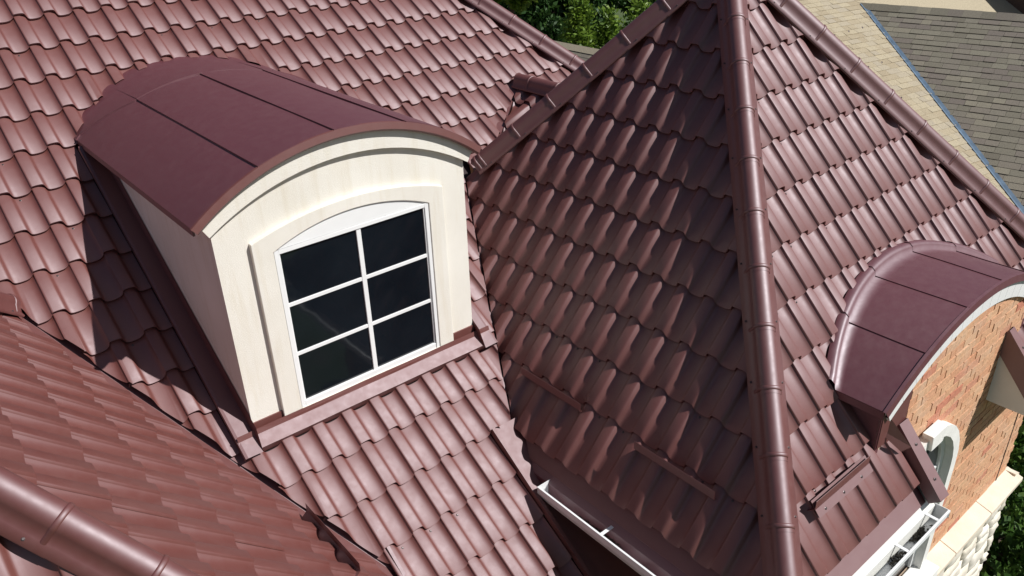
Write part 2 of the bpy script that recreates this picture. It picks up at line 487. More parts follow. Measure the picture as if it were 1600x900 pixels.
# far slopes nobody sees from here, closing the pyramids
b = MB()
for Pq, l1, l2, e1, e2 in ((PB, hipCB, meet(PB, PR), 3.4, 8.0), (PR, meet(PB, PR), hipDR, 8.2, 8.2)):
    b.prism([APX, line_at(l1, 2, EZ), line_at(l2, 2, EZ)], -Pq.n * 0.02)
b.build('turret_back_slopes', 'tile', house)
b = MB()
for l1, l2, Pq in ((hipFB, meet(PFB, PFL), PFB), (meet(PFB, PFL), meet(PFL, PG), PFL)):
    b.prism([LAP, line_at(l1, 2, EZ), line_at(l2, 2, EZ)], -Pq.n * 0.02)
b.build('wing_back_slopes', 'tile', house)

# ---- tile layout rules
UA, VA = 1.9668, -1.4008
f0, f1 = line_at(valAF, 0, 0.0), line_at(valAF, 0, 1.5)
keepA = np.array([2.3, 5.5, 0])
pl_AF = vert(f0, f1, keepA, 0.05)
c0, c1 = line_at(valAC, 0, 3.1), line_at(valAC, 0, 4.2)
pl_AC = vert(c0, c1, keepA, 0.03)
e0, e1 = line_at(valAE, 0, 4.3), line_at(valAE, 0, 5.3)
pl_AE = vert(e0, e1, (4.0, 7.5, 0), 0.015)
pl_AH = vert(HA0, HA1, keepA, 0.02)
DX0, DX1, DYF, DYB = 1.245, 3.365, 4.330, 6.45       # what the dormer covers
DC, RHW, RZS, RRI = 2.303, 1.036, -1.783, .362       # barrel roof of the dormer: centre line, half width, spring height, rise
RR = (RHW ** 2 + RRI ** 2) / (2 * RRI); RCZ = RZS + RRI - RR
def dorm_y(x):
    q = math.asin(max(-1, min(1, (x - DC) / RR)))
    return (RCZ + RR * math.cos(q) - PA.z(0, 0)) / math.tan(PA.p)
def ruleA(i, j, c):
    x, y = c[0], c[1]
    ln = 0.145
    if y < 2.2: return None
    pl = [pl_AH]
    if -8 < i <= -2: pl.append(pl_AF)
    if i <= -8 and y < 5.5: return None
    if 4 <= i <= 9 and not (i == 4 and y < 3.7): pl.append(pl_AC)
    if i == 4 and y < 3.7: return None
    if i > 4 and i <= 9 and y < 3.75: return None
    if 10 <= i <= 14: pl.append(pl_AE)
    if i >= 15 and y < 6.0: return None
    if DX0 - TW / 2 < x < DX1 + TW / 2:
        if DYF < y + ln and y - ln < DYB:
            inside_x = x > DX0 + TW / 2 - 0.09 and x < DX1 - TW / 2 + 0.09
            if i == -4: 
                if y > DYF: pl.append(((DX0, 0, 0), (-1, 0, 0)))
            elif i == 6:
                if y > DYF: pl.append(((DX1, 0, 0), (1, 0, 0)))
            elif y < 5.2:
                if y - ln >= DYF - 0.005:
                    return None
                pl.append(((0, DYF, 0), (0, -1, 0)))
        if y > 5.2 and -3 <= i <= 5:
            yc = dorm_y(x)
            if y + ln < yc - .1: return None
            xa, xb = max(x - TW / 2, DC - RHW), min(x + TW / 2, DC + RHW)
            pl.append(vert((xa, dorm_y(xa), 0), (xb, dorm_y(xb), 0), (DC, 9, 0), 0.016))
    return pl
lay(main_slope, PA, UA, VA, range(-26, 24), range(-24, 12), ruleA)

UC, VC = -3.9123 - 0.30 * TW, -0.8976
h0, h1 = line_at(hipCD, 2, -3.5), line_at(hipCD, 2, -1)
b0, b1 = line_at(hipCB, 2, -2.4), line_at(hipCB, 2, -1)
plC = [vert(h0, h1, (3.5, 3.9, 0), 0.0), vert(b0, b1, (3.5, 3.9, 0), 0.0), vert(c0, c1, (3.5, 3.0, 0), -0.015)]
lay(side_slope, PC, UC, VC, range(-16, 16), range(-12, 8), lambda i, j, c: plC, eave=(VC + 5 * TS, 0.10))

UD, VD = 5.2544, -0.9723
r0, r1 = line_at(hipDR, 2, -3.5), line_at(hipDR, 2, -1)
plD = [vert(h0, h1, (5.6, 2.0, 0), 0.0), vert(r0, r1, (5.6, 2.0, 0), 0.0)]
D2C, D2HW, D2ZS, D2RI = 5.635, 1.285, -3.115, .39
R2 = (D2HW ** 2 + D2RI ** 2) / (2 * D2RI); C2Z = D2ZS + D2RI - R2
def bay_y(x):
    q = math.asin(max(-1, min(1, (x - D2C) / R2)))
    return (C2Z + R2 * math.cos(q) - PD.z(0, 0)) / math.tan(PD.p)
def ruleD(i, j, c):
    pl = list(plD); x, y = c[0], c[1]
    if abs(x - D2C) < D2HW - .02 and y > 1.86:
        yc = bay_y(x)
        if y + .12 < yc - .05: return None
        xa, xb = max(x - TW / 2, D2C - D2HW), min(x + TW / 2, D2C + D2HW)
        pl.append(vert((xa, bay_y(xa), 0), (xb, bay_y(xb), 0), (D2C, 9, 0), 0.05)); return pl
    if y < 1.95:
        if RX0 - 0.05 < x < RX1 + 0.05:
            if y < 1.80: 
                if x - TW / 2 < RX0 - 0.02: pl.append(((RX0 - .03, 0, 0), (-1, 0, 0))); return pl
                if x + TW / 2 > RX1 + 0.02: pl.append(((RX1 + .03, 0, 0), (1, 0, 0))); return pl
                return None
            pl.append(((0, 1.80, 0), (0, 1, 0)))
        elif RX0 - 0.2 < x < RX0: pl.append(((RX0 - .03, 0, 0), (-1, 0, 0)))
    return pl
lay(front_slope, PD, UD, VD, range(-14, 16), range(-12, 10), ruleD, eave=(VD + 8 * TS, 0.085))

UF, VF = 4.4312 - 0.30 * TW, 2.4103
plF = [vert(line_at(hipFG, 0, 0.0), line_at(hipFG, 0, 1.0), (1.0, 4.0, 0), 0.0), vert(line_at(hipFB, 0, 0.0), line_at(hipFB, 0, -0.6), (0.5, 4.0, 0), 0.0), vert(f0, f1, (1.0, 3.0, 0), 0.02)]
fe = PF.uv((1.84, 3.6, PF.z(1.84, 3.6)))[1]
kF = round((fe - VF) / TS)
lay(wing_slope, PF, UF, VF, range(-14, 14), range(-12, 9), lambda i, j, c: plF + [((1.86, 0, 0), (-1, 0, 0))])

plG = [vert(line_at(hipFG, 0, 0.0), line_at(hipFG, 0, 1.0), (0.0, 1.5, 0), 0.0)]
lay(wing_front, PG, 0.05, 0.30, range(-18, 10), range(-8, 8), lambda i, j, c: plG if c[2] > -3.6 else None)

plE = [vert(e0, e1, (5.0, 5.0, 0), 0.0), ((5.41, 0, 0), (-1, 0, 0)), ((0, 5.05, 0), (0, 1, 0))]
eu, ev = PE.uv((5.41, 6.2, PE.z(5.41, 0)))
lay(saddle_slope, PE, eu - 0.06, ev + 0.23, range(-8, 8), range(0, 6), lambda i, j, c: plE if c[0] > 4.2 else None)

# the 300 tiles that show largest are objects of their own, the rest one joined field
TILES.sort(key=lambda t: -t[3])
for slope, me, mat, ar in TILES[:300]:
    o = bpy.data.objects.new('tile', me); COL.objects.link(o)
    o.parent = slope; o.matrix_basis = mat
bmf = bmesh.new()
for slope, me, mat, ar in TILES[300:]:
    k = len(bmf.verts); bmf.from_mesh(me); bmf.verts.ensure_lookup_table()
    for vtx in bmf.verts[k:]: vtx.co = mat @ vtx.co
mf = bpy.data.meshes.new('tile_field'); bmf.to_mesh(mf); bmf.free(); mf.materials.append(M['tile'])
o = bpy.data.objects.new('tile_field', mf); COL.objects.link(o); adopt(o, house); o['kind'] = 'stuff'
print('tiles', len(TILES))

# ---- hip and ridge caps
SCREWS = MB()
def screw(p, n, r=0.007):
    p, n = np.array(p, float), np.array(n, float)
    a = np.cross(n, (0.3, 0.9, 0.2)); a /= np.linalg.norm(a); b_ = np.cross(n, a)
    ring = lambda rr, hh: [p + n * hh + rr * (math.cos(q) * a + math.sin(q) * b_) for q in np.linspace(0, 2 * math.pi, 6, endpoint=False)]
    SCREWS.grid([ring(r * 1.5, 0), ring(r * 1.5, .002), ring(r, .003), ring(r * .8, .007)], False, True); SCREWS.face(ring(r * .8, .007))
def cap_run(top, bot, n1, n2, r=0.064, seg=0.405, fl=0.055, lift=0.025, parent=house, tilt=0.35, first=None, end_cap=True, screws=True):
    """row of half round cap pieces from top to bot over the planes with normals n1 (left, seen looking down) and n2"""
    top, bot = np.array(top, float), np.array(bot, float)
    t = bot - top; Ltot = np.linalg.norm(t); t /= Ltot
    m = n1 + n2; m -= t * (m @ t); m /= np.linalg.norm(m)
    s1 = np.cross(n1, t); s2 = np.cross(n2, t)
    s1 = s1 if s1 @ n2 < 0 else -s1
    s2 = s2 if s2 @ n1 < 0 else -s2
    s1 /= np.linalg.norm(s1); s2 /= np.linalg.norm(s2)
    lat = s1 - s2; lat /= np.linalg.norm(lat)
    half = math.acos(max(-1, min(1, float(s1 @ -m))))            # angle between slope side and straight down
    th0 = half - math.pi / 2                                     # slope side measured below the horizontal
    def section(o, k):
        R = r * k
        a0 = math.pi / 2 - half                                  # flange falls this much below level
        arc = []
        for q in np.linspace(-a0 * 0.2, math.pi + a0 * 0.2, 15):
            arc.append(o + m * (0.012 + lift) + R * (math.cos(q) * lat + math.sin(q) * m))
        f1 = [o + s1 * (R + fl) + n1 * lift * 1.02, o + s1 * (R + 0.012) * 1.0 + n1 * (lift + 0.004)]
        f2 = [o + s2 * (R + 0.012) + n2 * (lift + 0.004), o + s2 * (R + fl) + n2 * lift * 1.02]
        lip1 = [o + s1 * (R + fl + 0.001) + n1 * (lift - 0.014)]
        lip2 = [o + s2 * (R + fl + 0.001) + n2 * (lift - 0.014)]
        return lip1 + f1 + arc + f2 + lip2
    d = first if first is not None else seg
    s = 0.0
    while s < Ltot - 0.02:
        e = min(s + d, Ltot); d = seg
        bb = MB()
        o0, o1 = top + t * (s - 0.03), top + t * e
        k0, k1 = 0.985, 1.015
        bb.grid([section(o0, k0), section(o1, k1)], True)
        o_ = bb.build('ridge_cap', 'cap', parent, weld=True)
        # raised bead near the lower end
        bd = MB(); rows = []
        for q in np.linspace(0, math.pi, 7):
            rows.append([x for x in section(top + t * (e - 0.035 + 0.013 * math.cos(q) * -1), k1 + 0.015 + 0.10 * math.sin(q))][2:-2])
        rows = [[p_ for p_ in rw] for rw in rows]
        bd.grid(rows, True); bd.build('bead', 'cap', o_)
        if screws:
            for sd, nn in ((s1, n1), (s2, n2)):
                for ee in (e - 0.10,):
                    screw(top + t * ee + sd * (r + fl * 0.6) + nn * (lift + 0.002), nn, .005)
        s = e
    if end_cap:
        ec = MB(); sec = section(bot - t * 0.002, 1.0)[3:-3]; ctr = sum(sec) / len(sec) + t * 0.03
        for i in range(len(sec) - 1): ec.face([sec[i], sec[i + 1], ctr], True)
        ec.build('cap_end', 'cap', parent)
cap_run(APX, line_at(hipCD, 1, front_eave_y - 0.05), PC.n, PD.n, seg=0.405, first=0.30)
cap_run(APX, line_at(hipDR, 1, front_eave_y - 0.05), PR.n, PD.n, seg=0.405, first=0.2)
cbend = PC.at((748, 262)); tt = line_at(hipCB, 0, cbend[0])
cap_run(APX, tt, PB.n, PC.n, seg=0.405, first=0.22, r=0.060, fl=0.045)
cap_run(HA1 + hdir * 4.2, HA1 - hdir * 0.25, PA.n, Plane((1, 0), rad(47.8), through=HA1).n, seg=0.40, first=0.15)
cap_run(LAP, line_at(hipFG, 0, 1.85), PF.n, PG.n, seg=0.405, first=0.31, r=0.062)
fb_end = line_at(hipFB, 0, 0.40)
cap_run(LAP, fb_end, PFB.n, PF.n, seg=0.405, first=0.2, r=0.060, fl=0.045)
ez = PE.z(5.41, 0)
ya = line_at(valAE, 0, 5.41)[1]
cap_run((5.41, ya - 0.01, ez), (5.41, 5.0, ez), PE2.n, PE.n, seg=0.40, first=0.22, r=0.065, fl=0.03, end_cap=False, screws=False)
ec = MB(); 
ring = [np.array([5.41 + 0.066 * math.cos(q), ya + 0.018, ez + 0.042 + 0.066 * math.sin(q)]) for q in np.linspace(-0.1, math.pi + 0.1, 12)]
ec.face(ring); ec.build('cap_end', 'cap', house)

# ---- valley and apron sheets
def strip(name, l, P, lo, hi, wid, w, mat='cap', parent=house):
    """sheet in plane P along line l (between param points lo, hi), wid metres to the side of keep"""
    return None
va0, va1 = line_at(valAF, 0, 0.36), line_at(valAF, 0, 1.78)
def beside(P, l, sgn):
    s = np.cross(P.n, l[1]); s /= np.linalg.norm(s)
    return s * sgn
sa = beside(PA, valAF, 1); sa = sa if sa[1] > 0 or sa[0] > 0 else -sa
sa = sa if sa @ np.array([1, 1, 0]) > 0 else -sa
sf = beside(PF, valAF, 1); sf = sf if sf @ np.array([-1, -1, 0]) > 0 else -sf
b = MB()
b.grid([[va0 + sa * 0.20 + PA.n * -0.066, va1 + sa * 0.20 + PA.n * -0.066], [va0 + sa * 0.03 + PA.n * -0.062, va1 + sa * 0.03 + PA.n * -0.062],
        [va0 + sf * 0.03 + PF.n * -0.062, va1 + sf * 0.03 + PF.n * -0.062], [va0 + sf * 0.2 + PF.n * -0.066, va1 + sf * 0.2 + PF.n * -0.066]], False)
b.build('valley_flashing', 'cap', house)
va0, va1 = line_at(valAC, 0, 3.02), line_at(valAC, 0, 4.25)
sa = beside(PA, valAC, 1); sa = sa if sa @ np.array([-1, 1, 0]) > 0 else -sa
b = MB(); b.grid([[va0 + sa * 0.22 - PA.n * 0.066, va1 + sa * 0.22 - PA.n * 0.066], [va0 - PA.n * 0.062, va1 - PA.n * 0.062]], False)
b.build('valley_flashing', 'cap', house)
va0, va1 = line_at(valAE, 0, 4.2), line_at(valAE, 0, 5.40)
sa = beside(PA, valAE, 1); sa = sa if sa[1] > 0 else -sa
b = MB(); b.grid([[va0 + sa * 0.12 - PA.n * 0.064, va1 + sa * 0.12 - PA.n * 0.064], [va0 - PA.n * 0.02, va1 - PA.n * 0.02], [va0 - PA.n * 0.02 - sa * .02 + np.array([0,0,.03]), va1 - PA.n * 0.02 - sa * .02 + np.array([0,0,.03])]], False)
b.build('valley_flashing', 'cap', house)
# side flashing beside the turret wall, low on the main roof
b = MB()
fx0, fx1, fy0, fy1 = 2.885, 3.395, 3.80, 2.1
q = lambda x, y, w: np.array(onp(PA, x, y)) + PA.n * w
b.grid([[q(fx0, fy0, -0.02), q(fx0, fy1, -0.02)], [q(fx0 + .004, fy0, 0.030), q(fx0 + .004, fy1, 0.030)], [q(fx0 + .03, fy0, 0.030), q(fx0 + .03, fy1, 0.030)], [q(fx0 + .04, fy0, -0.012), q(fx0 + .04, fy1, -0.012)], [q(fx1, fy0, -0.012), q(fx1, fy1, -0.012)]], False)
b.build('wall_flashing', 'tile', house)
b = MB()
gq = lambda x, y, w: np.array(onp(PA, x, y)) + PA.n * w
p0, p1 = gq(1.765, 3.62, 0.0), gq(1.765, 3.32, 0.0)
b.obox(p0 - PA.n * .03, (0.022, 0, 0), p1 - p0, PA.n * 0.035)
b.build('wall_flashing', 'cap', house)

# ---- eave flashings, gutters, soffits
eC = [PC.pt(u, v, w) for u, v, w in ((0, .93, -.062), (0, 1.075, -.058), (0, 1.085, -.085))]
y0, y1 = line_at(hipCD, 0, side_eave_x)[1] - 0.02, line_at(valAC, 0, side_eave_x - .03)[1] + 0.02
b = MB(); b.grid([[np.array([p[0], y0 - .1, p[2]]) for p in eC], [np.array([p[0], y1, p[2]]) for p in eC]], False)
b.build('eave_flashing', 'tile', house)
eD = [PD.pt(0, v, w) for v, w in ((1.89, -.062), (2.055, -.058), (2.068, -.098))]
b = MB(); x0_, x1_ = line_at(hipCD, 1, front_eave_y)[0] - 0.05, RX0 - 0.035
b.grid([[np.array([x0_, p[1], p[2]]) for p in eD], [np.array([x1_, p[1], p[2]]) for p in eD]], False)
b.build('eave_flashing', 'cap', house)
b = MB(); x2_, x3_ = RX1 + 0.035, line_at(hipDR, 1, front_eave_y)[0]
b.grid([[np.array([x2_, p[1], p[2]]) for p in eD], [np.array([x3_, p[1], p[2]]) for p in eD]], False)
b.build('eave_flashing', 'cap', house)

def gutter(name, p0, p1, out, wid=0.145, dep=0.12, parent=house, brackets=(), caps=(True, True)):
    """open box gutter from p0 to p1 (inner top edge), out = horizontal direction away from the house"""
    p0, p1, out = (np.array(q, float) for q in (p0, p1, out)); zz = np.array([0, 0, 1.0]); t = 0.006
    prof = [(0, 0), (0, -dep), (wid * .8, -dep), (wid, -dep * .45), (wid, 0.004), (wid + .014, 0.004), (wid + .014, -.014), (wid + t, -.014), (wid + t, -dep * .45 - .002), (wid * .8 + .003, -dep - t), (-t, -dep - t), (-t, 0)]
    b = MB(); rows = [[p + out * x + zz * z for x, z in prof] for p in (p0, p1)]
    b.grid(rows, False, True)
    g = b.build(name, 'gutter', parent)
    for p, c in ((p0, caps[0]), (p1, caps[1])):
        if c:
            d_ = (p1 - p0) / np.linalg.norm(p1 - p0) * 0.004 * (1 if p is p0 else -1)
            e = MB(); e.prism([p + out * x + zz * z for x, z in ((-t, 0.002), (-t, -dep - t), (wid * .8, -dep - t), (wid + .012, -dep * .45), (wid + .012, 0.004))], d_)
            e.build('end_cap', 'gutter', g)
    for s in brackets:
        p = p0 + (p1 - p0) * s; d_ = (p1 - p0) / np.linalg.norm(p1 - p0)
        e = MB(); e.obox(p - d_ * .012 + zz * -.004, d_ * .024, out * (wid + .004), zz * 0.004); e.build('bracket', 'gutter', g)
    return g
gz = PC.pt(0, 1.085, -.085)[2] - 0.012
gx = PC.pt(0, 1.085, -.085)[0] + 0.004
g1_ = gutter('gutter', (gx, 3.30, gz), (gx, 1.0, gz), (-1, 0, 0), brackets=(0.27, 0.62))
gzd = PD.pt(0, 2.068, -.098)[2] - 0.012
gyd = PD.pt(0, 2.068, -.098)[1] + 0.004
g2_ = gutter('gutter', (4.80, gyd, gzd), (2.75, gyd, gzd), (0, -1, 0), brackets=(0.07, 0.27))
gfx = 1.862; gfz = PF.z(1.862, 3.4) - 0.03
g3_ = gutter('gutter', (gfx, 3.36, gfz), (gfx, 1.0, gfz), (1, 0, 0), caps=(True, True))
# leaf litter lying in the gutters
def litter(pts, n, name, gut):
    b = MB()
    for _ in range(n):
        p = np.array(pts(), float); r = random.uniform(.006, .022); a = random.uniform(0, 6.28)
        d1 = np.array([math.cos(a), math.sin(a), random.uniform(-.3, .5)]) * r; d2 = np.array([-math.sin(a), math.cos(a), random.uniform(-.3, .5)]) * r * .55
        b.face([p - d1, p + d2, p + d1, p - d2])
    o = b.build(name, 'debris', gut, weld=False); o['kind'] = 'stuff'
def lit_d():
    k = random.random()
    x = random.gauss(4.22, .05) if k < .35 else (random.gauss(4.56, .05) if k < .8 else random.uniform(3.6, 4.7))
    return (x, gyd - random.uniform(.03, .12), gzd - .118 + random.random() * .025)
litter(lit_d, 260, 'leaf_litter', g2_)
def lit_c():
    k = random.random()
    y = random.gauss(2.75, .10) if k < .8 else random.uniform(1.4, 3.2)
    return (gx - random.uniform(.03, .10), y, gz - .118 + random.random() * .03)
litter(lit_c, 320, 'leaf_litter', g1_)

# ---- snow guards: angle bars screwed over the tiles
def snow_guard(P, ua, ub, v, lower, w=0.024):
    b = MB()
    o = P.pt(ua, v, w)
    if lower: b.obox(o, P.a * (ub - ua), P.dn * -0.055, P.n * 0.003)
    b.obox(P.pt(ua, v + 0.0, w), P.a * (ub - ua), P.dn * 0.003, (0, 0, 0.062))
    if lower: b.obox(P.pt(ua, v + 0.003, w), P.a * (ub - ua), P.dn * 0.055, P.n * 0.003)
    b.obox(P.pt(ua, v, w), P.a * (ub - ua), P.dn * 0.003, P.n * -0.085)
    b.build('snow_guard', 'cap', house)
    n = max(2, round((ub - ua) / 0.2)) if lower else 0
    for k in range(n):
        for dv in (-.03, .035)[:2 if lower else 1]: screw(P.pt(ua + (k + .4) * (ub - ua) / n, v + dv, w + .003), P.n)
for P_, pa_, pb_ in ((PC.shift(.03), (815, 582), (905, 643)), (PC.shift(.03), (990, 700), (1115, 780)), (PD.shift(.03), (1275, 797), (1358, 722)), (PF.shift(.03), (482, 797), (562, 890))):
    A_, B_ = P_.at(pa_), P_.at(pb_)
    (u1, v1), (u2, v2) = P_.uv(A_), P_.uv(B_)
    snow_guard(Plane(P_.h, P_.p, P_.d - .03), min(u1, u2), max(u1, u2), (v1 + v2) / 2, P_.h[1] < -.5)

# a few screws through the troughs of the tiles, near the eaves and the lower ends
for P_, U_, V_, ir, jr, ok in ((PA, UA, VA, range(-8, 8), range(-22, 5), 0.22), (PC, UC, VC, range(-6, 14), range(3, 5), 0.5), (PD, UD, VD, range(-12, 8), range(-4, 8), 0.3), (PF, UF, VF, range(-8, 5), range(-6, 1), 0.25)):
    for j in jr:
        for i in ir:
            if random.random() < ok:
                p = P_.pt(U_ + (i + .60) * TW, V_ + j * TS + 0.035, TH * -.65 - SH + .002)
                if P_ is PA and DX0 - .1 < p[0] < DX1 + .1 and 4.2 < p[1] < 7.3: continue
                if P_ is PA and (p[0] > 3.0 and p[2] < PC.z(p[0], p[1]) + .05 or p[0] < 1.8 and p[2] < PF.z(p[0], p[1]) + .05): continue
                if P_ is PD and (p[1] < 2.4 and 4.2 < p[0] < 7.0 or p[0] < line_at(hipCD, 1, p[1])[0] + .1): continue
                if P_ is PC and (p[2] < PA.z(p[0], p[1]) or p[1] < line_at(hipCD, 0, p[0])[1] + .1): continue
                if P_ is PF and (p[2] < PA.z(p[0], p[1]) or p[1] < line_at(hipFG, 0, p[0])[1] + .1): continue
                screw(p, P_.n, .006)

# ================================================================== the big dormer
DC = 2.303                                            # centre line
def arc_pts(cx, hw, zs, rise, n=25):
    R = (hw * hw + rise * rise) / (2 * rise); cz = zs + rise - R; a = math.asin(hw / R)
    return [(cx + R * math.sin(q), cz + R * math.cos(q)) for q in np.linspace(-a, a, n)]
YF = 4.42
wall_arc = arc_pts(DC, .925, -1.85, .29)
zb = PA.z(0, YF)
b = MB()
b.prism([(DC - .925, YF, zb - .02)] + [(x, YF, z) for x, z in wall_arc] + [(DC + .925, YF, zb - .02)], (0, .05, 0))
b.build('dormer_front_wall', 'stucco', house)
def side_wall(x0, x1, zt, name='dormer_side_wall'):
    yb = (zt - PA.z(0, 0)) / math.tan(PA.p)
    b = MB(); b.prism([(x0, YF + .05, PA.z(0, YF + .05) - .03), (x0, YF + .05, zt), (x0, yb, zt), (x0, yb, PA.z(0, yb) - .05)], (x1 - x0, 0, 0)); return b.build(name, 'stucco', house)
side_wall(DC - .925, DC - .875, -1.80); side_wall(DC + .875, DC + .925, -1.80)
# arched cornice band
FY = 4.385
lo_a, hi_a = arc_pts(DC, .942, -1.874, .280), arc_pts(DC, .990, -1.790, .314)
b = MB()
for k in range(len(lo_a) - 1):
    (xa, za), (xb, zb_) = lo_a[k], lo_a[k + 1]; (xc, zc), (xd, zd) = hi_a[k], hi_a[k + 1]
    b.face([(xa, FY, za), (xb, FY, zb_), (xd, FY, zd), (xc, FY, zc)])
    b.face([(xa, FY, za), (xa, YF + .002, za), (xb, YF + .002, zb_), (xb, FY, zb_)], True)
(xa, za), (xc, zc) = lo_a[0], hi_a[0]; b.face([(xa, FY, za), (xc, FY, zc), (xc, YF, zc), (xa, YF, za)])
(xa, za), (xc, zc) = lo_a[-1], hi_a[-1]; b.face([(xa, FY, za), (xa, YF, za), (xc, YF, zc), (xc, FY, zc)])
for k in range(len(hi_a) - 1):
    (xc, zc), (xd, zd) = hi_a[k], hi_a[k + 1]
    up_ = lambda x: RCZ + math.sqrt(max(0, (RR - .010) ** 2 - (x - DC) ** 2))
    b.face([(xc, FY + .004, zc), (xd, FY + .004, zd), (xd, FY + .004, max(zd, up_(xd))), (xc, FY + .004, max(zc, up_(xc)))])
b.build('dormer_cornice', 'stucco', house)
# soffit under the overhanging sides
b = MB()
for s in (-1, 1):
    yb = (-1.81 - PA.z(0, 0)) / math.tan(PA.p)
    b.box((min(DC + s * .90, DC + s * 1.005), FY + .002, -1.815), (max(DC + s * .90, DC + s * 1.005), yb, -1.80))
b.build('dormer_soffit', 'stucco', house)
# barrel roof
RR = (RHW ** 2 + RRI ** 2) / (2 * RRI); RCZ = RZS + RRI - RR; RA = math.asin(RHW / RR)
RYF = 4.352
def rpt(x, y, off=0.0):
    q = math.asin(max(-1, min(1, (x - DC) / RR)))
    return np.array([DC + (RR + off) * math.sin(q), y, RCZ + (RR + off) * math.cos(q)])
def ya_of(x, off=0.0):
    z = rpt(x, 0, off)[2]; return (z - PA.z(0, 0)) / math.tan(PA.p)
seams = [DC - RHW, 1.712, 2.222, 2.735, DC + RHW]
def back_seam(x): return 6.50 if x > 1.70 and x < 2.9 else min(6.50 + (abs(x - DC) - .6) * .52, ya_of(x) - .01)
barrel = MB()
barrel.grid([[rpt(x, y, -.012) for x in np.linspace(DC - RHW + .005, DC + RHW - .005, 33)] for y in (RYF + .01, 6.7)] + [[rpt(x, ya_of(x) + .06, -.012) for x in np.linspace(DC - RHW + .005, DC + RHW - .005, 33)]], True)
br = barrel.build('dormer_roof', 'sheet', house)
for k in range(4):
    xs = np.linspace(seams[k] + (0.003 if k else 0), seams[k + 1] + (0.022 if k < 3 else 0), 13)
    off = .004 + .0 * k
    offs = [off + (.006 if (k > 0 and i == 0) else 0.0) for i in range(13)]
    ys = np.linspace(0, 1, 9)
    b = MB()
    rows = []
    for t_ in ys:
        row = []
        for i, x in enumerate(xs):
            ye = back_seam(x)
            y = RYF + (ye - RYF) * t_
            w = .0025 * math.sin(3.1 * y + k * 2.1) * math.sin(4.0 * (x - seams[k]) / .5) 
            lap = .011 * (1 - i / 12) if k > 0 else 0.0
            row.append(rpt(x, y, off + lap + w))
        rows.append(row)
    b.grid(rows, True)
    # folded edges
    b.grid([rows[0], [p + np.array([0, 0, -.016]) for p in rows[0]]], False)
    if k > 0: b.grid([[r_[0] for r_ in rows], [r_[0] + np.array([.001, 0, -.016]) for r_ in rows]], False)
    b.build('roof_panel', 'sheet', br, weld=False)
    # cover strip between the barrel and the tiles
    b = MB(); r1_, r2_ = [], []
    for x in xs:
        r1_.append(rpt(x, back_seam(x) - .012, off + .010 + (.004 if k % 2 else 0))); r2_.append(rpt(x, ya_of(x) + .02, off + .012))
    r2_ = [np.array([p[0], p[1] - .02, PA.z(p[0], p[1] - .02)]) + PA.n * -.004 for p in r2_]; r3_ = [p - PA.dn * .10 + PA.n * -.046 for p in r2_]
    b.grid([[p - np.array([0, 0, .012]) for p in r1_], r1_], False); b.grid([r1_, r2_, r3_], True)
    b.build('back_strip', 'sheet', br, weld=False)
# front drip edge, brown
b = MB()
xs = np.linspace(DC - RHW - .004, DC + RHW + .004, 41)
o1 = [rpt(x, RYF - .004, .008) for x in xs]; o2 = [rpt(x, RYF - .010, -.036) for x in xs]; o3 = [rpt(x, RYF + .006, -.050) for x in xs]; o4 = [rpt(x, FY + .01, -.049) for x in xs]
i1 = [rpt(x, RYF + .012, .010) for x in xs]
b.grid([i1, o1, o2, o3, o4], False); b.build('drip_edge', 'tile', br, weld=False)
for s in (-1, 1):
    b = MB(); x = DC + s * RHW
    yb = ya_of(x)
    b.box((min(x, x - s * .012) , RYF + .01, RZS - .045), (max(x, x - s * .012), yb, RZS + .002)); b.build('drip_edge', 'sheet', br)

# raised surround of the window
TX0, TX1, TZ0 = 1.592, 3.018, -3.285
WX0, WX1, WZ0, WZ1 = 1.722, 2.892, -3.272, -2.088
out_a = arc_pts(DC, (TX1 - TX0) / 2, -1.995, .118, 19)
wcx = (WX0 + WX1) / 2
in_a = arc_pts(wcx, (WX1 - WX0) / 2, WZ1, .128, 19)
TYF = YF - .033
b = MB()
def bridge(o_l, i_l, y):
    for k in range(len(o_l) - 1):
        b.face([(o_l[k][0], y, o_l[k][1]), (o_l[k + 1][0], y, o_l[k + 1][1]), (i_l[k + 1][0], y, i_l[k + 1][1]), (i_l[k][0], y, i_l[k][1])])
O = [(TX0, TZ0)] + out_a + [(TX1, TZ0)]; I = [(WX0, TZ0)] + in_a + [(WX1, TZ0)]
bridge(O, I, TYF)
for k in range(len(O) - 1):
    b.face([(O[k][0], TYF, O[k][1]), (O[k][0], YF + .01, O[k][1]), (O[k + 1][0], YF + .01, O[k + 1][1]), (O[k + 1][0], TYF, O[k + 1][1])])
    b.face([(I[k][0], TYF, I[k][1]), (I[k + 1][0], TYF, I[k + 1][1]), (I[k + 1][0], YF + .03, I[k + 1][1]), (I[k][0], YF + .03, I[k][1])])
b.build('window_surround', 'stucco', house, bevel=0.004)
# window: frame, arched head panel, glazing bars, six panes
win = MB()
fw = .030; WYF = YF - .027
wx0, wx1, wz0, wz1 = WX0 + .004, WX1 - .004, WZ0 + .004, WZ1 + .004
for lo, hi in (((wx0, WYF, wz0), (wx0 + fw, WYF + .05, wz1)), ((wx1 - fw, WYF, wz0), (wx1, WYF + .05, wz1)), ((wx0 + fw, WYF, wz0), (wx1 - fw, WYF + .05, wz0 + fw + .012)), ((wx0 + fw, WYF, wz1 - fw), (wx1 - fw, WYF + .05, wz1))):
    win.box(lo, hi)
window = win.build('window', 'white', house, bevel=0.003)
b = MB(); ha = arc_pts(wcx, (WX1 - WX0) / 2 - .004, WZ1 + .006, .118, 19)
b.prism([(x, WYF + .006, z) for x, z in ha], (0, .04, 0)); b.build('arched_head', 'white', window)
gx0, gx1, gz0, gz1 = wx0 + fw, wx1 - fw, wz0 + fw + .012, wz1 - fw
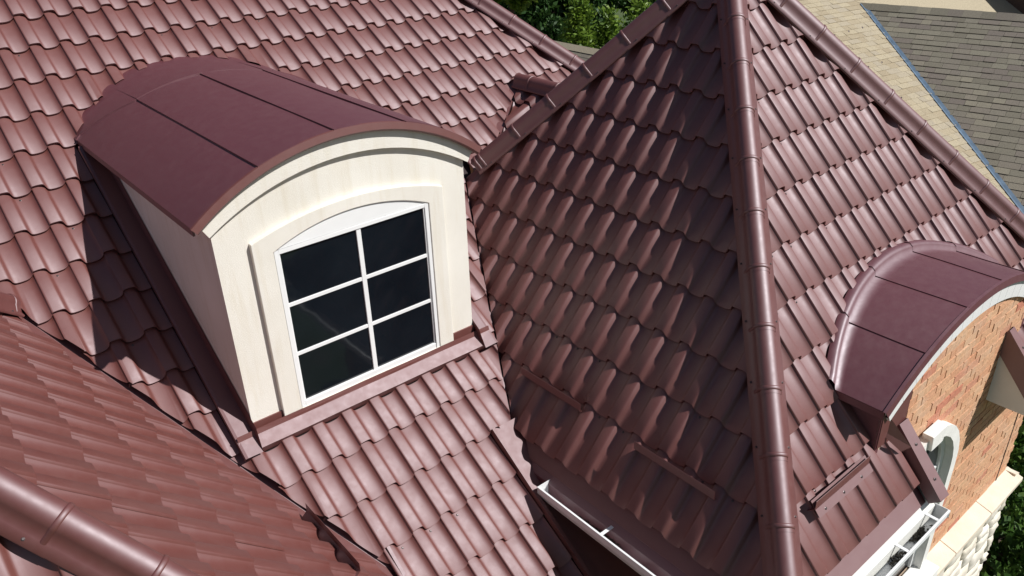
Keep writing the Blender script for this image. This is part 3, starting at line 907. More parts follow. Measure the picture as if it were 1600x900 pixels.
b = MB(); b.box((wx0 - .001, WYF - .008, wz0 - .012), (wx1 + .001, WYF + .02, wz0 - .001)); b.build('sill', 'stucco', window)
bw = .017; xm = (gx0 + gx1) / 2 + .02
zr = [gz0, gz0 + (gz1 - gz0) / 3, gz0 + (gz1 - gz0) * 2 / 3, gz1]
b = MB(); b.box((xm - bw, WYF + .007, gz0), (xm + bw, WYF + .032, gz1)); b.build('glazing_bar', 'white', window, bevel=.002)
for zz in zr[1:3]:
    for xa, xb in ((gx0, xm - bw), (xm + bw, gx1)):
        b = MB(); b.box((xa, WYF + .009, zz - .013), (xb, WYF + .030, zz + .013)); b.build('glazing_bar', 'white', window, bevel=.002)
for r_ in range(3):
    for xa, xb in ((gx0, xm), (xm, gx1)):
        b = MB(); b.box((xa, WYF + .018, zr[r_]), (xb, WYF + .026, zr[r_ + 1])); b.build('pane', 'glass', window)
# inner thin frame line
for lo, hi in (((gx0, WYF + .008, gz0), (gx0 + .010, WYF + .03, gz1)), ((gx1 - .010, WYF + .008, gz0), (gx1, WYF + .03, gz1))):
    b = MB(); b.box(lo, hi); b.build('glazing_bead', 'white', window)

# flashings round the dormer base
q = lambda x, y, w: np.array([x, y, PA.z(x, y)]) + PA.n * w
b = MB()       # brown upstand under the window and beside it
b.box((DC - .928, YF - .012, zb - .01), (TX0 + .0, YF + .01, -3.235))
b.box((TX1, YF - .012, zb - .01), (DC + .928, YF + .01, -3.225))
b.box((TX0 + .003, TYF - .012, zb - .03), (TX1 - .003, TYF + .01, TZ0 - .002))
b.build('base_flashing', 'tile', house)
b = MB()       # sheet apron lying on the tiles in front
ax0, ax1 = DC - 1.055, DC + 1.055
prof = [(YF - .002, .066), (YF - .026, .038), (YF - .104, .026), (YF - .108, -.050)]
cols = np.linspace(ax0, ax1, 15)
b.grid([[q(x, y, w + .003 * math.sin(x * 9 + k)) for x in cols] for k, (y, w) in enumerate(prof)], False)
b.build('apron_flashing', 'tile', house, weld=False)
for s in (-1, 1):
    xw = DC + s * .926; xo = DC + s * 1.06
    ytop = 6.62
    b = MB()
    P4 = [[q(xo, y, -.005) for y in (YF - .128, ytop)], [q(xo, y, .034) for y in (YF - .128, ytop)], [q(xo - s * .018, y, .037) for y in (YF - .128, ytop)], [q(xw + s * .012, y, .030) for y in (YF - .128, ytop)], [q(xw + s * .004, y, .115) for y in (YF - .01, ytop)]]
    b.grid(P4, False); b.build('side_flashing', 'cap', house, weld=False)

# ================================================================== the small barrel dormer over the brick bay
D2C, D2HW, D2ZS, D2RI = 5.635, 1.285, -3.115, .39
R2 = (D2HW ** 2 + D2RI ** 2) / (2 * D2RI); C2Z = D2ZS + D2RI - R2
Y2 = 1.628
def r2pt(x, y, off=0.0):
    qn = math.asin(max(-1, min(1, (x - D2C) / R2)))
    return np.array([D2C + (R2 + off) * math.sin(qn), y, C2Z + (R2 + off) * math.cos(qn)])
def yd_of(x, off=0.0):
    z = r2pt(x, 0, off)[2]; return (z - PD.z(0, 0)) / math.tan(PD.p)
b = MB(); xs = np.linspace(D2C - D2HW + .004, D2C + D2HW - .004, 33)
b.grid([[r2pt(x, Y2 + .012, -.014) for x in xs], [r2pt(x, yd_of(x) + .06, -.014) for x in xs]], True)
br2 = b.build('bay_roof', 'sheet', house)
sm2 = [D2C - D2HW, 4.805, 5.330, 5.90, 6.45, D2C + D2HW]
for k in range(5):
    xs = np.linspace(sm2[k] + (.003 if k else 0), sm2[k + 1] + (.02 if k < 4 else 0), 11)
    rows = []
    for t_ in np.linspace(0, 1, 8):
        row = []
        for i, x in enumerate(xs):
            y = Y2 + (yd_of(x) + .0 - Y2) * t_
            puff = .030 * max(0, (t_ - .72) / .28) ** 2
            row.append(r2pt(x, y, .004 + (.007 * (1 - i / 10) if k else 0) + .003 * math.sin(7 * x + 5 * y) - puff * .0))
        rows.append(row)
    b = MB(); 
    roll = [p - PD.dn * .035 + PD.n * .018 for p in rows[-1]]; roll2 = [p - PD.dn * .070 + PD.n * .012 for p in rows[-1]]; roll3 = [p - PD.dn * .095 - PD.n * .03 for p in rows[-1]]
    b.grid(rows + [roll, roll2, roll3], True)
    b.grid([rows[0], [p + np.array([0, 0, -.02]) for p in rows[0]]], False)
    if k: b.grid([[r_[0] for r_ in rows], [r_[0] + np.array([.001, 0, -.016]) for r_ in rows]], False)
    b.build('roof_panel', 'sheet', br2, weld=False)
b = MB(); xs = np.linspace(D2C - D2HW - .004, D2C + D2HW + .004, 41)
b.grid([[r2pt(x, Y2 + .015, .014) for x in xs], [r2pt(x, Y2 - .006, .012) for x in xs], [r2pt(x, Y2 - .012, -.045) for x in xs], [r2pt(x, Y2 + .012, -.055) for x in xs]], False)
b.build('drip_edge', 'sheet', br2, weld=False)
for s in (-1, 1):
    b = MB(); x = D2C + s * D2HW
    b.box((min(x, x - s * .014), Y2 + .01, D2ZS - .055), (max(x, x - s * .014), yd_of(x), D2ZS)); b.build('drip_edge', 'sheet', br2)
# white arched fascia boards below the drip edge
FY2 = 1.642
nseg = 16
angs = np.linspace(D2C - D2HW + .03, D2C + D2HW - .03, nseg + 1)
arch2 = MB()
for k in range(nseg):
    xa, xb = angs[k], angs[k + 1] - .004
    sub = np.linspace(xa, xb, 4)
    up_ = [r2pt(x, FY2, -.045) for x in sub]; lw = [r2pt(x, FY2, -.185) for x in sub]
    b = MB(); b.grid([up_, lw], False); b.grid([lw, [p + np.array([0, WY - FY2 + .03, 0]) for p in lw]], False)
    b.face([up_[-1], lw[-1], lw[-1] + np.array([0, .03, 0]), up_[-1] + np.array([0, .03, 0])])
    b.face([up_[0], up_[0] + np.array([0, .03, 0]), lw[0] + np.array([0, .03, 0]), lw[0]])
    if k == 0: fas = b.build('arched_fascia', 'white', house, weld=False)
    else: b.build('fascia_board', 'white', fas, weld=False)
# cheeks of the bay above the roof; brown colour stands in for eave shadow
for s in (-1, 1):
    b = MB(); x = D2C + s * (D2HW - .07); yb = yd_of(D2C - D2HW)
    b.prism([(x, WY, PD.z(0, WY) - .05), (x, WY, D2ZS - .01), (x, yb + .1, D2ZS - .01), (x, yb + .1, PD.z(0, yb) - .1)], (-s * .05, 0, 0))
    b.build('bay_cheek', 'sheet', house)

# eave returns either side of the bay
def rake(x, s, name='rake_flashing'):
    """cover strip on the cut edge of the front slope; s=+1 when the bay lies to the right"""
    qd = lambda xx, y, w: np.array([xx, y, PD.z(xx, y)]) + PD.n * w
    ye, yt = PD.pt(0, 2.06)[1], 1.70
    b = MB()
    b.grid([[qd(x - s * .055, y, -.030) for y in (ye, yt)], [qd(x - s * .050, y, .060) for y in (ye, yt)], [qd(x + s * .055, y, .066) for y in (ye, yt)], [qd(x + s * .057, y, -.10) for y in (ye, yt)]], False)
    b.face([qd(x - s * .050, ye, .060), qd(x - s * .055, ye, -.03), qd(x + s * .057, ye, -.10), qd(x + s * .055, ye, .066)])
    b.build(name, 'cap', house, weld=False)
    for t_ in (.25, .7): screw(qd(x, ye + (yt - ye) * t_, .067), PD.n)
rake(RX0, 1); rake(RX1, -1)
b = MB(); b.prism([(4.43, WY - .006, D2ZS - .05), (4.43, WY - .006, PD.z(0, WY)), (4.80, WY - .006, PD.z(0, WY) - .04), (4.80, WY - .006, r2pt(4.80, 0, -.18)[2])], (0, .012, 0)); b.build('cheek_flashing', 'cap', house)
# folded kick-out plate where the left return meets the bay
qd = lambda xx, y, w: np.array([xx, y, PD.z(xx, y)]) + PD.n * w
b = MB(); b.face([qd(4.47, 1.77, .03), qd(4.60, 1.60, .035), qd(4.655, 1.60, .085), qd(4.52, 1.80, .14)]); b.face([qd(4.60, 1.60, .035), qd(4.655, 1.60, .085), qd(4.66, 1.585, .02)])
b.build('kick_out_flashing', 'cap', house, weld=False)
for s, x in ((1, RX0), (-1, RX1)):
    xs0, xs1 = (line_at(hipCD, 1, front_eave_y)[0] + .3, RX0 + .05) if s > 0 else (RX1 - .05, 8.0)
    ye = PD.pt(0, 2.06)[1] + .012; ze = PD.pt(0, 2.06)[2] - .09
    b = MB(); b.prism([(xs0, ye, ze), (xs0, ye, ze - .12), (xs0, WY, ze - .12), (xs0, WY, PD.z(0, WY) - .10)], (xs1 - xs0, 0, 0))
    b.build('eave_box', 'soffit', house)
b = MB(); xe = PC.pt(0, 1.08)[0] + .012; zc = PC.pt(0, 1.08)[2] - .09
b.prism([(xe, 1.72, zc), (xe, 1.72, zc - .12), (3.45, 1.72, zc - .12), (3.45, 1.72, PC.z(3.45, 0) - .16)], (0, 2.08, 0)); b.build('eave_box', 'sheet', house)

# ---- walls of the right turret
BX0, BX1 = 3.42, 7.86
LZ = -5.62                                             # top of the stone base
wx_c, wr, wspr, wbot = 5.27, .55, -4.38, -5.50        # arched window in the brick: centre, opening radius, springing, bottom
b = MB()
b.box((BX0, WY + .012, -H), (BX1, WY + .25, -2.74 - .5))
wall_core = b
ar_in = arc_pts(D2C, D2HW - .10, D2ZS - .02, D2RI - .02, 21)
bw_ = MB()
def opening(x, z, m=0.0):
    if wbot - .1 <= z <= wspr: return abs(x - wx_c) < wr + m
    if z > wspr: return math.hypot(x - wx_c, z - wspr) < wr + m
    return False
# backing wall with the opening left out (built as columns of thin boxes)
colx = np.linspace(BX0, BX1, 90)
wm = MB()
for k in range(len(colx) - 1):
    xa, xb = colx[k], colx[k + 1]; xc = (xa + xb) / 2
    zt = r2pt(xc, 0, -.17)[2] if abs(xc - D2C) < D2HW - .05 else PD.z(0, WY) - .12
    if abs(xc - wx_c) < wr:
        zo = wspr + math.sqrt(max(0, wr ** 2 - (xc - wx_c) ** 2))
        segs = ((-H, wbot), (zo, zt))
    else: segs = ((-H, zt),)
    for z0, z1 in segs:
        wm.face([(xa, WY + .012, z0), (xb, WY + .012, z0), (xb, WY + .012, z1), (xa, WY + .012, z1)])
        wm.face([(xb, WY + .24, z0), (xa, WY + .24, z0), (xa, WY + .24, z1), (xb, WY + .24, z1)])
wm.face([(BX1 - .012, WY + .012, -H), (BX1 - .012, 6.6, -H), (BX1 - .012, 6.6, -3.7), (BX1 - .012, WY + .012, -3.6)])
wm.face([(BX0 + .012, WY + .012, -H), (BX0 + .012, WY + .012, -3.6), (BX0 + .012, 6.6, -3.7), (BX0 + .012, 6.6, -H)])
brick_wall = wm.build('brick_wall', 'mortar', house, weld=False)
# bricks
BL, BHt, J = .205, .068, .0105
BRK = []
nz = int((3.2) / (BHt + J))
z = LZ + .004; row = 0
while z < -2.7:
    x = BX0 + (0 if row % 2 else -(BL + J) / 2)
    while x < BX1 - .02:
        xa, xb = max(x, BX0), min(x + BL, BX1)
        if xb - xa > .03:
            xc, zc_ = (xa + xb) / 2, z + BHt / 2
            zt = r2pt(xc, 0, -.165)[2] if abs(xc - D2C) < D2HW - .03 else PD.z(0, WY) - .12
            if xc < 4.80 and zc_ > -3.62: x += BL + J; continue
            if zc_ + BHt / 2 < zt and not (opening(xa, zc_, .0) and opening(xb, zc_, .0)):
                # shorten at the window surround, which covers the cut
                if opening(xb, zc_): xb = wx_c - (wr if zc_ < wspr else math.sqrt(max(0, wr ** 2 - (zc_ - wspr) ** 2))) - .01
                if opening(xa, zc_): xa = wx_c + (wr if zc_ < wspr else math.sqrt(max(0, wr ** 2 - (zc_ - wspr) ** 2))) + .01
                if xb - xa > .02 and not opening((xa + xb) / 2, zc_): BRK.append((xa, xb, z))
        x += BL + J
    z += BHt + J; row += 1
def brick_vis(t):
    c = ((t[0] + t[1]) / 2, WY, t[2] + .03)
    px, d = proj(c)
    s = 1.0 / d
    if not (-5 < px[0] < 1605 and -5 < px[1] < 905): s *= .2
    if c[0] < 4.75 and c[2] < -3.3: s *= .1
    if c[0] < 5.0 and c[2] < -4.0: s *= .2
    return -s * (t[1] - t[0])
BRK.sort(key=brick_vis)
def brick_mesh(l):
    bb = MB(); c = .003
    bb.obox((0, 0, 0), (l, 0, 0), (0, 0, BHt), (0, .02, 0))
    me = bpy.data.meshes.new('brick'); me.from_pydata(bb.v, [], bb.f)
    bm = bmesh.new(); bm.from_mesh(me); bmesh.ops.remove_doubles(bm, verts=bm.verts, dist=1e-6); bmesh.ops.recalc_face_normals(bm, faces=bm.faces); bm.to_mesh(me); bm.free()
    me.materials.append(M['brick']); return me
_bm = {}
for xa, xb, z in BRK[:300]:
    k = round(xb - xa, 3)
    if k not in _bm: _bm[k] = brick_mesh(k)
    o = bpy.data.objects.new('brick', _bm[k]); COL.objects.link(o); o.parent = brick_wall
    o.location = (xa, WY + random.uniform(-.0035, .002), z + H + random.uniform(-.001, .001)); o.rotation_euler = (random.uniform(-.01, .01), random.uniform(-.004, .004), random.uniform(-.008, .008))
b = MB()
for xa, xb, z in BRK[300:]:
    yj = WY + random.uniform(-.0035, .002); b.obox((xa, yj, z), (xb - xa, 0, 0), (0, 0, BHt), (0, .02, 0))
# side wall courses round the corner and on the face below the side eave, seen only in slivers
z = LZ + .004; row = 0
while z < -3.95:
    y = WY + (0.0 if row % 2 else -.05) 
    while y < 6.4:
        b.obox((BX0, max(y, WY + .03), z), (0, BL - .0, 0), (0, 0, BHt), (.02, 0, 0))
        b.obox((BX1 - .02, max(y, WY + .03), z), (0, BL, 0), (0, 0, BHt), (.02, 0, 0))
        y += BL + J
    z += BHt + J; row += 1
o = b.build('brick_field', 'brick', brick_wall, weld=False); o['kind'] = 'stuff'
# control joint
b = MB(); b.box((7.60, WY - .006, LZ), (7.612, WY + .01, -3.75)); b.build('control_joint', 'screw', brick_wall)
# sloping limestone ledge in blocks
for k, (xa, xb) in enumerate(zip(np.arange(3.36, 7.9, .76), np.arange(3.36, 7.9, .76) + .755)):
    xb = min(xb, 7.965)
    b = MB(); b.prism([(xa, WY - .155, LZ - .10), (xa, WY - .155, LZ - .045), (xa, WY + .01, LZ + .002), (xa, WY + .01, LZ - .10)], (xb - xa, 0, 0))
    b.build('ledge_stone', 'ledge', house, bevel=.008)
b = MB(); b.prism([(BX1 - .02, WY - .1, LZ - .10), (BX1 - .02, WY - .1, LZ), (BX1 + .10, WY - .1, LZ - .045), (BX1 + .10, WY - .1, LZ - .10)], (0, 4, 0)); b.build('ledge_stone', 'ledge', house)
# rubble stone base: irregular blocks
b = MB(); b.box((3.40, WY - .05, -H), (7.90, WY + .2, LZ - .09)); b.box((7.62, WY - .05, -H), (7.90, 6.4, LZ - .09)); base = b.build('stone_base', 'mortar', house)
def stone(o0, ex, ez, nrm):
    bm = bmesh.new(); nx, nz_ = 6, 5; rows = []
    for i in range(nz_ + 1):
        row = []
        for j in range(nx + 1):
            fx, fz = j / nx, i / nz_
            edge = min(fx, 1 - fx, fz, 1 - fz)
            dp = .012 + .030 * min(1, edge * 6) * random.uniform(.7, 1.1) + random.uniform(-.004, .004)
            jx, jz = (random.uniform(-.012, .012) for _ in range(2))
            row.append(bm.verts.new(Vector(o0) + Vector(ex) * fx + Vector(ez) * fz + Vector(nrm) * dp + Vector((jx * abs(ex[0] > 0), jx * abs(ex[1] > 0), jz)) * (1 if edge > 0 else .7)))
        rows.append(row)
    for i in range(nz_):
        for j in range(nx): bm.faces.new((rows[i][j], rows[i][j + 1], rows[i + 1][j + 1], rows[i + 1][j]))
    # skirt back to the wall
    rim = rows[0] + [r_[-1] for r_ in rows[1:]] + rows[-1][-2::-1] + [r_[0] for r_ in rows[-2:0:-1]]
    bk = [bm.verts.new(v.co - Vector(nrm) * .05) for v in rim]
    for k in range(len(rim)): bm.faces.new((rim[k - 1], bk[k - 1], bk[k], rim[k]))
    for f_ in bm.faces: f_.smooth = True
    me = bpy.data.meshes.new('stone'); bm.to_mesh(me); bm.free(); me.materials.append(M['stone'])
    o = bpy.data.objects.new('stone', me); COL.objects.link(o); o.parent = base
z = LZ - .105
while z > -H + .1:
    hh = random.choice((.14, .2, .26)); x = 4.6 - random.uniform(0, .3)
    while x < 7.9:
        ll = random.uniform(.22, .55); xe = min(x + ll, 7.90)
        stone((x + .006, WY - .05, z - hh + H + .006), (xe - x - .012, 0, 0), (0, 0, hh - .012), (0, -1, 0)); x = xe
        if x >= 7.89: break
    z -= hh

# arched window in the brick: stone surround with impost blocks, white frame, panes
sy = 1.600
b = MB(); Ro, Ri = wr + .085, wr - .01; n = 15
an = np.linspace(0, math.pi, n)
O = [(wx_c + Ro, wbot - .02)] + [(wx_c + Ro * math.cos(q_), wspr + Ro * math.sin(q_)) for q_ in an] + [(wx_c - Ro, wbot - .02)]
I = [(wx_c + Ri, wbot - .02)] + [(wx_c + Ri * math.cos(q_), wspr + Ri * math.sin(q_)) for q_ in an] + [(wx_c - Ri, wbot - .02)]
for k in range(len(O) - 1):
    for pts in ([(O[k][0], sy, O[k][1]), (I[k][0], sy, I[k][1]), (I[k + 1][0], sy, I[k + 1][1]), (O[k + 1][0], sy, O[k + 1][1])],
                [(O[k][0], sy, O[k][1]), (O[k + 1][0], sy, O[k + 1][1]), (O[k + 1][0], WY + .02, O[k + 1][1]), (O[k][0], WY + .02, O[k][1])],
                [(I[k][0], sy, I[k][1]), (I[k][0], WY + .06, I[k][1]), (I[k + 1][0], WY + .06, I[k + 1][1]), (I[k + 1][0], sy, I[k + 1][1])]):
        b.face(pts)
aw = b.build('window_surround', 'stone_trim', house, weld=False)
b = MB(); b.prism([(wx_c - .09, sy - .028, wspr + Ri - .01), (wx_c + .09, sy - .028, wspr + Ri - .01), (wx_c + .12, sy - .028, wspr + Ro + .04), (wx_c - .12, sy - .028, wspr + Ro + .04)], (0, .08, 0)); b.build('keystone', 'stone_trim', aw, bevel=.006)
b = MB(); b.box((wx_c - Ro - .06, sy - .10, wbot - .12), (wx_c + Ro + .06, WY, wbot - .01)); b.build('window_sill', 'stone_trim', aw, bevel=.008)
b = MB(); fr0, fr1 = wr - .012, wr - .07
O = [(wx_c + fr0, wbot)] + [(wx_c + fr0 * math.cos(q_), wspr + fr0 * math.sin(q_)) for q_ in an] + [(wx_c - fr0, wbot)]
I = [(wx_c + fr1, wbot)] + [(wx_c + fr1 * math.cos(q_), wspr + fr1 * math.sin(q_)) for q_ in an] + [(wx_c - fr1, wbot)]
y_ = WY - .005
for k in range(len(O) - 1):
    b.face([(O[k][0], y_, O[k][1]), (I[k][0], y_, I[k][1]), (I[k + 1][0], y_, I[k + 1][1]), (O[k + 1][0], y_, O[k + 1][1])])
    b.face([(I[k][0], y_, I[k][1]), (I[k][0], y_ + .05, I[k][1]), (I[k + 1][0], y_ + .05, I[k + 1][1]), (I[k + 1][0], y_, I[k + 1][1])])
wf = b.build('arched_window', 'white', house, weld=False)
b = MB(); b.box((wx_c - .014, y_ + .01, wbot), (wx_c + .014, y_ + .04, wspr + fr1)); b.build('glazing_bar', 'white', wf)
for zz in np.linspace(wbot + .35, wspr, 3):
    for s in (-1, 1):
        b = MB(); xa, xb = sorted((wx_c + s * .014, wx_c + s * fr1)); b.box((xa, y_ + .012, zz - .012), (xb, y_ + .038, zz + .012)); b.build('glazing_bar', 'white', wf)
for s in (-1, 1):
    b = MB(); xa, xb = sorted((wx_c, wx_c + s * fr1)); b.box((xa, y_ + .022, wbot), (xb, y_ + .028, wspr)); b.build('pane', 'glass', wf)
b = MB(); b.face([(wx_c + fr1 * math.cos(q_), y_ + .024, wspr + fr1 * math.sin(q_)) for q_ in an]); b.build('pane', 'glass', wf)

# rest of the house body: plain brick walls under the eaves, closing the inside
b = MB()
b.box((1.9, 2.7, -H), (3.40, 2.9, PA.z(0, 2.75) - .08))
b.box((-2.8, 2.05, -H), (1.50, 2.3, -4.05)); b.box((1.30, 2.3, -H), (1.50, 5.2, -4.1))
b.box((-2.8, 2.3, -H), (-2.6, 12.0, -4.0)); b.box((-2.6, 11.8, -H), (7.8, 12.0, -4.0)); b.box((7.6, 6.6, -H), (7.8, 11.8, -4.0))
b.build('outer_wall', 'brick', house)
rp = (HA1 + hdir * 4.2)
b = MB(); zr_ = PA.z(0, ridge_y)
b.prism([(-2.6, ridge_y, zr_ - .05), (rp[0], ridge_y, zr_ - .05), (rp[0], ridge_y + 4.5, zr_ - 3.4), (-2.6, ridge_y + 4.5, zr_ - 3.4)], (0, 0, -.05))
PAR = Plane((1, 0), rad(47.8), through=HA1)
lo_ = HA1 - hdir * .5
b.prism([rp, lo_, (9.0, lo_[1], PAR.z(9.0, 0)), (9.0, ridge_y, PAR.z(9.0, 0))], -PAR.n * .05)
b.build('far_roof_slopes', 'tile', house)
SCREWS.build('roof_screws', 'screw', house, weld=False)['kind'] = 'stuff'

# ================================================================== neighbours
def shingle_field(slope_obj, P, poly_fn, u0, u1, v0, v1, exposure, wmin, wmax, mat, keep_n, clip, name='shingle'):
    """courses of shingles on plane P; returns nothing. clip(point) -> bool"""
    items = []
    v = v0; row = 0
    while v < v1:
        u = u0 + random.uniform(-wmax, 0)
        while u < u1:
            w = random.uniform(wmin, wmax)
            c = P.pt(u + w / 2, v + exposure / 2)
            if clip(c): items.append((u, v, w, random.choice((0.0, 0.0, .004, .007)), c))
            u += w
        v += exposure; row += 1
    def vis(t):
        px, d = proj(t[4])
        return -(t[2] / d if d > 1 and -10 < px[0] < 1610 and -10 < px[1] < 910 else .0001)
    items.sort(key=vis)
    def shape(bb, u, v, w, lift):
        th = .010 + lift
        bb.face([P.pt(u, v, .004), P.pt(u, v + exposure + .004, th), P.pt(u + w - .004, v + exposure + .004, th), P.pt(u + w - .004, v, .004)])
        bb.face([P.pt(u, v + exposure + .004, th), P.pt(u, v + exposure + .004, -.004), P.pt(u + w - .004, v + exposure + .004, -.004), P.pt(u + w - .004, v + exposure + .004, th)])
        bb.face([P.pt(u, v, .004), P.pt(u, v, -.01), P.pt(u, v + exposure, -.01), P.pt(u, v + exposure + .004, th)])
        bb.face([P.pt(u + w - .004, v, .004), P.pt(u + w - .004, v + exposure + .004, th), P.pt(u + w - .004, v + exposure, -.01), P.pt(u + w - .004, v, -.01)])
    for u, v, w, lf, c in items[:keep_n]:
        bb = MB(); shape(bb, u, v, w, lf); bb.build(name, mat, slope_obj, weld=False)
    if items[keep_n:]:
        bb = MB()
        for u, v, w, lf, c in items[keep_n:]: shape(bb, u, v, w, lf)
        o = bb.build(name + '_field', mat, slope_obj, weld=False); o['kind'] = 'stuff'
def plane_from(p, rowdir, other):
    """plane through p that holds the horizontal row direction and a second direction"""
    n = np.cross(rowdir, other); n /= np.linalg.norm(n); n = n if n[2] > 0 else -n
    h = n[:2] / np.linalg.norm(n[:2])
    return Plane(h, math.acos(n[2]), through=p)
nb = thing('house', (18, 5, -H), 'neighbouring house with grey and tan shingle roofs meeting at a blue valley', 'house')
T = np.array([16.9, 8.69, -2.83]); VD_ = np.array([-1.92, -3.07, -1.497]); VD_ /= np.linalg.norm(VD_)
rg = np.array([-.20, .98, 0]); rb_ = np.array([.988, -.156, 0])
PGY = plane_from(T, rg, VD_); PBG = plane_from(T, rb_, VD_)
def left_of_valley(c):
    s = np.cross(VD_[:2], (c - T)[:2]); return s
sgn_b = np.sign(left_of_valley(T - rb_ * 2))
vend = T + VD_ * 9.0
rgn = rg / np.linalg.norm(rg)
b = MB()
tl = T - rb_ * 9
b.prism([p - PBG.n * .02 for p in (T + PBG.dn * -1.2 - rb_ * 3.4, T + PBG.dn * -1.2, T, vend, vend - rb_ * 6)], -PBG.n * .05)
tan_slope = b.build('tan_roof_slope', 'under', nb)
b = MB(); b.prism([p - PGY.n * .02 for p in (T, T - rgn * 14, T - rgn * 14 + PGY.dn * 7.2, vend)], -PGY.n * .05)
grey_slope = b.build('grey_roof_slope', 'under', nb)
uT, vT = PGY.uv(T); 
ug = sorted((PGY.uv(T)[0], PGY.uv(T - rgn * 13)[0])); ug = (min(ug[0], PGY.uv(vend)[0]), max(ug[1], PGY.uv(vend)[0]))
def in_gray(c):
    px, d = proj(c)
    return -sgn_b * left_of_valley(c) > -.20 and 1290 < px[0] < 1700 and -30 < px[1] < 420
shingle_field(grey_slope, PGY, None, ug[0], ug[1], vT + .02, vT + 6.5, .143, .16, .36, 'shingle_grey', 300, in_gray)
def in_tan(c):
    px, d = proj(c)
    return sgn_b * left_of_valley(c) > -.20 and 1120 < px[0] < 1640 and (c - T) @ rb_ > -3.4 - 2.6 * ((c - T) @ PBG.dn) / 7 and -60 < px[1] < 400
uB, vB = PBG.uv(T)
us = [PBG.uv(p)[0] for p in (T - rb_ * 3.4, T, vend, vend - rb_ * 6)]
shingle_field(tan_slope, PBG, None, min(us), max(us), vB - 1.0, vB + 9.0, .143, .15, .32, 'shingle_beige', 0, in_tan)
# valley metal and ridge
sg = np.cross(PGY.n, VD_); sg /= np.linalg.norm(sg); sg = sg if sg[0] > 0 else -sg
sbb = np.cross(PBG.n, VD_); sbb /= np.linalg.norm(sbb); sbb = sbb if sbb[0] < 0 else -sbb
b = MB(); b.grid([[T + sbb * .065 + PBG.n * .02, vend + sbb * .065 + PBG.n * .02], [T + sbb * .02 + PBG.n * .014, vend + sbb * .02 + PBG.n * .014], [T + sg * .05 + PGY.n * .012, vend + sg * .05 + PGY.n * .012]], False)
b.build('valley_flashing', 'valley_metal', nb, weld=False)
rl = np.linspace(-.1, 13, 46)
for k in range(45):
    p, p2 = T - rgn * rl[k], T - rgn * (rl[k + 1] + .03)
    up = np.array([0, 0, .035 + .004 * (k % 2)]); b = MB()
    other = np.array([PGY.h[0], PGY.h[1], 0]) * -1
    b.grid([[p + PGY.dn * .17 + PGY.n * .018, p2 + PGY.dn * .17 + PGY.n * .018], [p + up, p2 + up], [p + other * .14 + np.array([0, 0, -.08]), p2 + other * .14 + np.array([0, 0, -.08])]], False)
    b.build('ridge_shingle', 'shingle_grey', nb, weld=False)
back = np.array([-PGY.h[0], -PGY.h[1], 0])
b = MB(); b.prism([T, T - rgn * 14, T - rgn * 14 + back * 6 + np.array([0, 0, -4.2]), T + back * 6 + np.array([0, 0, -4.2])], (0, 0, -.05)); b.build('far_roof_slope', 'shingle_grey', nb)
# walls below
b = MB()
w0 = T + back * 5.5; w1 = T - rgn * 13 + back * 5.5; w2 = T - rgn * 13 - back * 5.0; w3 = T - back * 5.0
for p_, q_ in ((w0, w1), (w1, w2), (w2, w3)):
    b.face([(p_[0], p_[1], -H), (q_[0], q_[1], -H), (q_[0], q_[1], -6.9), (p_[0], p_[1], -6.9)])
b.build('outer_wall', 'brown_brick', nb, weld=False)
# the part of that house that rises behind the ridge: tan slope and a dark brick chimney breast
tb = ray((1500, -8)); 
cpos = ray((1566, 2)) / np.linalg.norm(ray((1566, 2))[:2]) * 26.0
b = MB(); b.box((cpos[0] - .5, cpos[1] - 2.6, -H), (cpos[0] + 1.6, cpos[1] + .45, cpos[2] + 1.6)); b.build('chimney_breast', 'brown_brick', nb)
PT2 = plane_from(T + back * 1.6 + np.array([0, 0, -.9]), rb_, np.array([0.2, 1.0, .62]))
o2 = T + back * 2.2 + rgn * 3.0
b = MB(); zz2 = lambda x, y: PT2.z(x, y)
qx = [(o2[0] - 1, o2[1] - 4.0), (o2[0] + 6, o2[1] - 4.8), (o2[0] + 6, o2[1] - 1.2), (o2[0] - 1, o2[1] - .6)]
b.prism([(x, y, zz2(x, y)) for x, y in qx], (0, 0, -.05)); b.build('tan_roof_slope', 'shingle_beige', nb)

# a second neighbour glimpsed between the two roofs
nb2 = thing('house', (20, 22, -H), 'far house showing only a strip of grey shingle roof below trees', 'house')
r0_ = ray((866, 66)); r1__ = ray((960, 84))
k0_ = r0_ / np.linalg.norm(r0_[:2]) * 21.0
zR = k0_[2]
k1_ = r1__ * (zR / r1__[2])
rd = (k1_ - k0_) / np.linalg.norm(k1_ - k0_)
PN2 = Plane((-abs(rd[1]), rd[0] if rd[1] < 0 else -abs(rd[0])), rad(33), through=k0_)
hN = np.cross(rd, (0, 0, 1.0)); hN = hN if hN @ k0_ < 0 else -hN
PN2 = Plane(hN[:2], rad(33), through=k0_)
a0_, a1_ = k0_ - rd * 5, k0_ + rd * 7
b = MB(); b.prism([p - PN2.n * .02 for p in (a0_, a1_, a1_ + PN2.dn * 5, a0_ + PN2.dn * 5)], -PN2.n * .05); ns = b.build('grey_roof_slope', 'under', nb2)
u_, v_ = PN2.uv(k0_)
shingle_field(ns, PN2, None, u_ - 5, u_ + 7, v_ + .01, v_ + 2.6, .143, .2, .4, 'shingle_grey', 0, lambda c: True)
b = MB(); up = np.array([0, 0, .04])
b.grid([[a0_ + PN2.dn * .17 + PN2.n * .02, a1_ + PN2.dn * .17 + PN2.n * .02], [a0_ + up, a1_ + up], [a0_ - hN * .15 - up, a1_ - hN * .15 - up]], False); b.build('ridge_shingle', 'shingle_beige', nb2, weld=False)
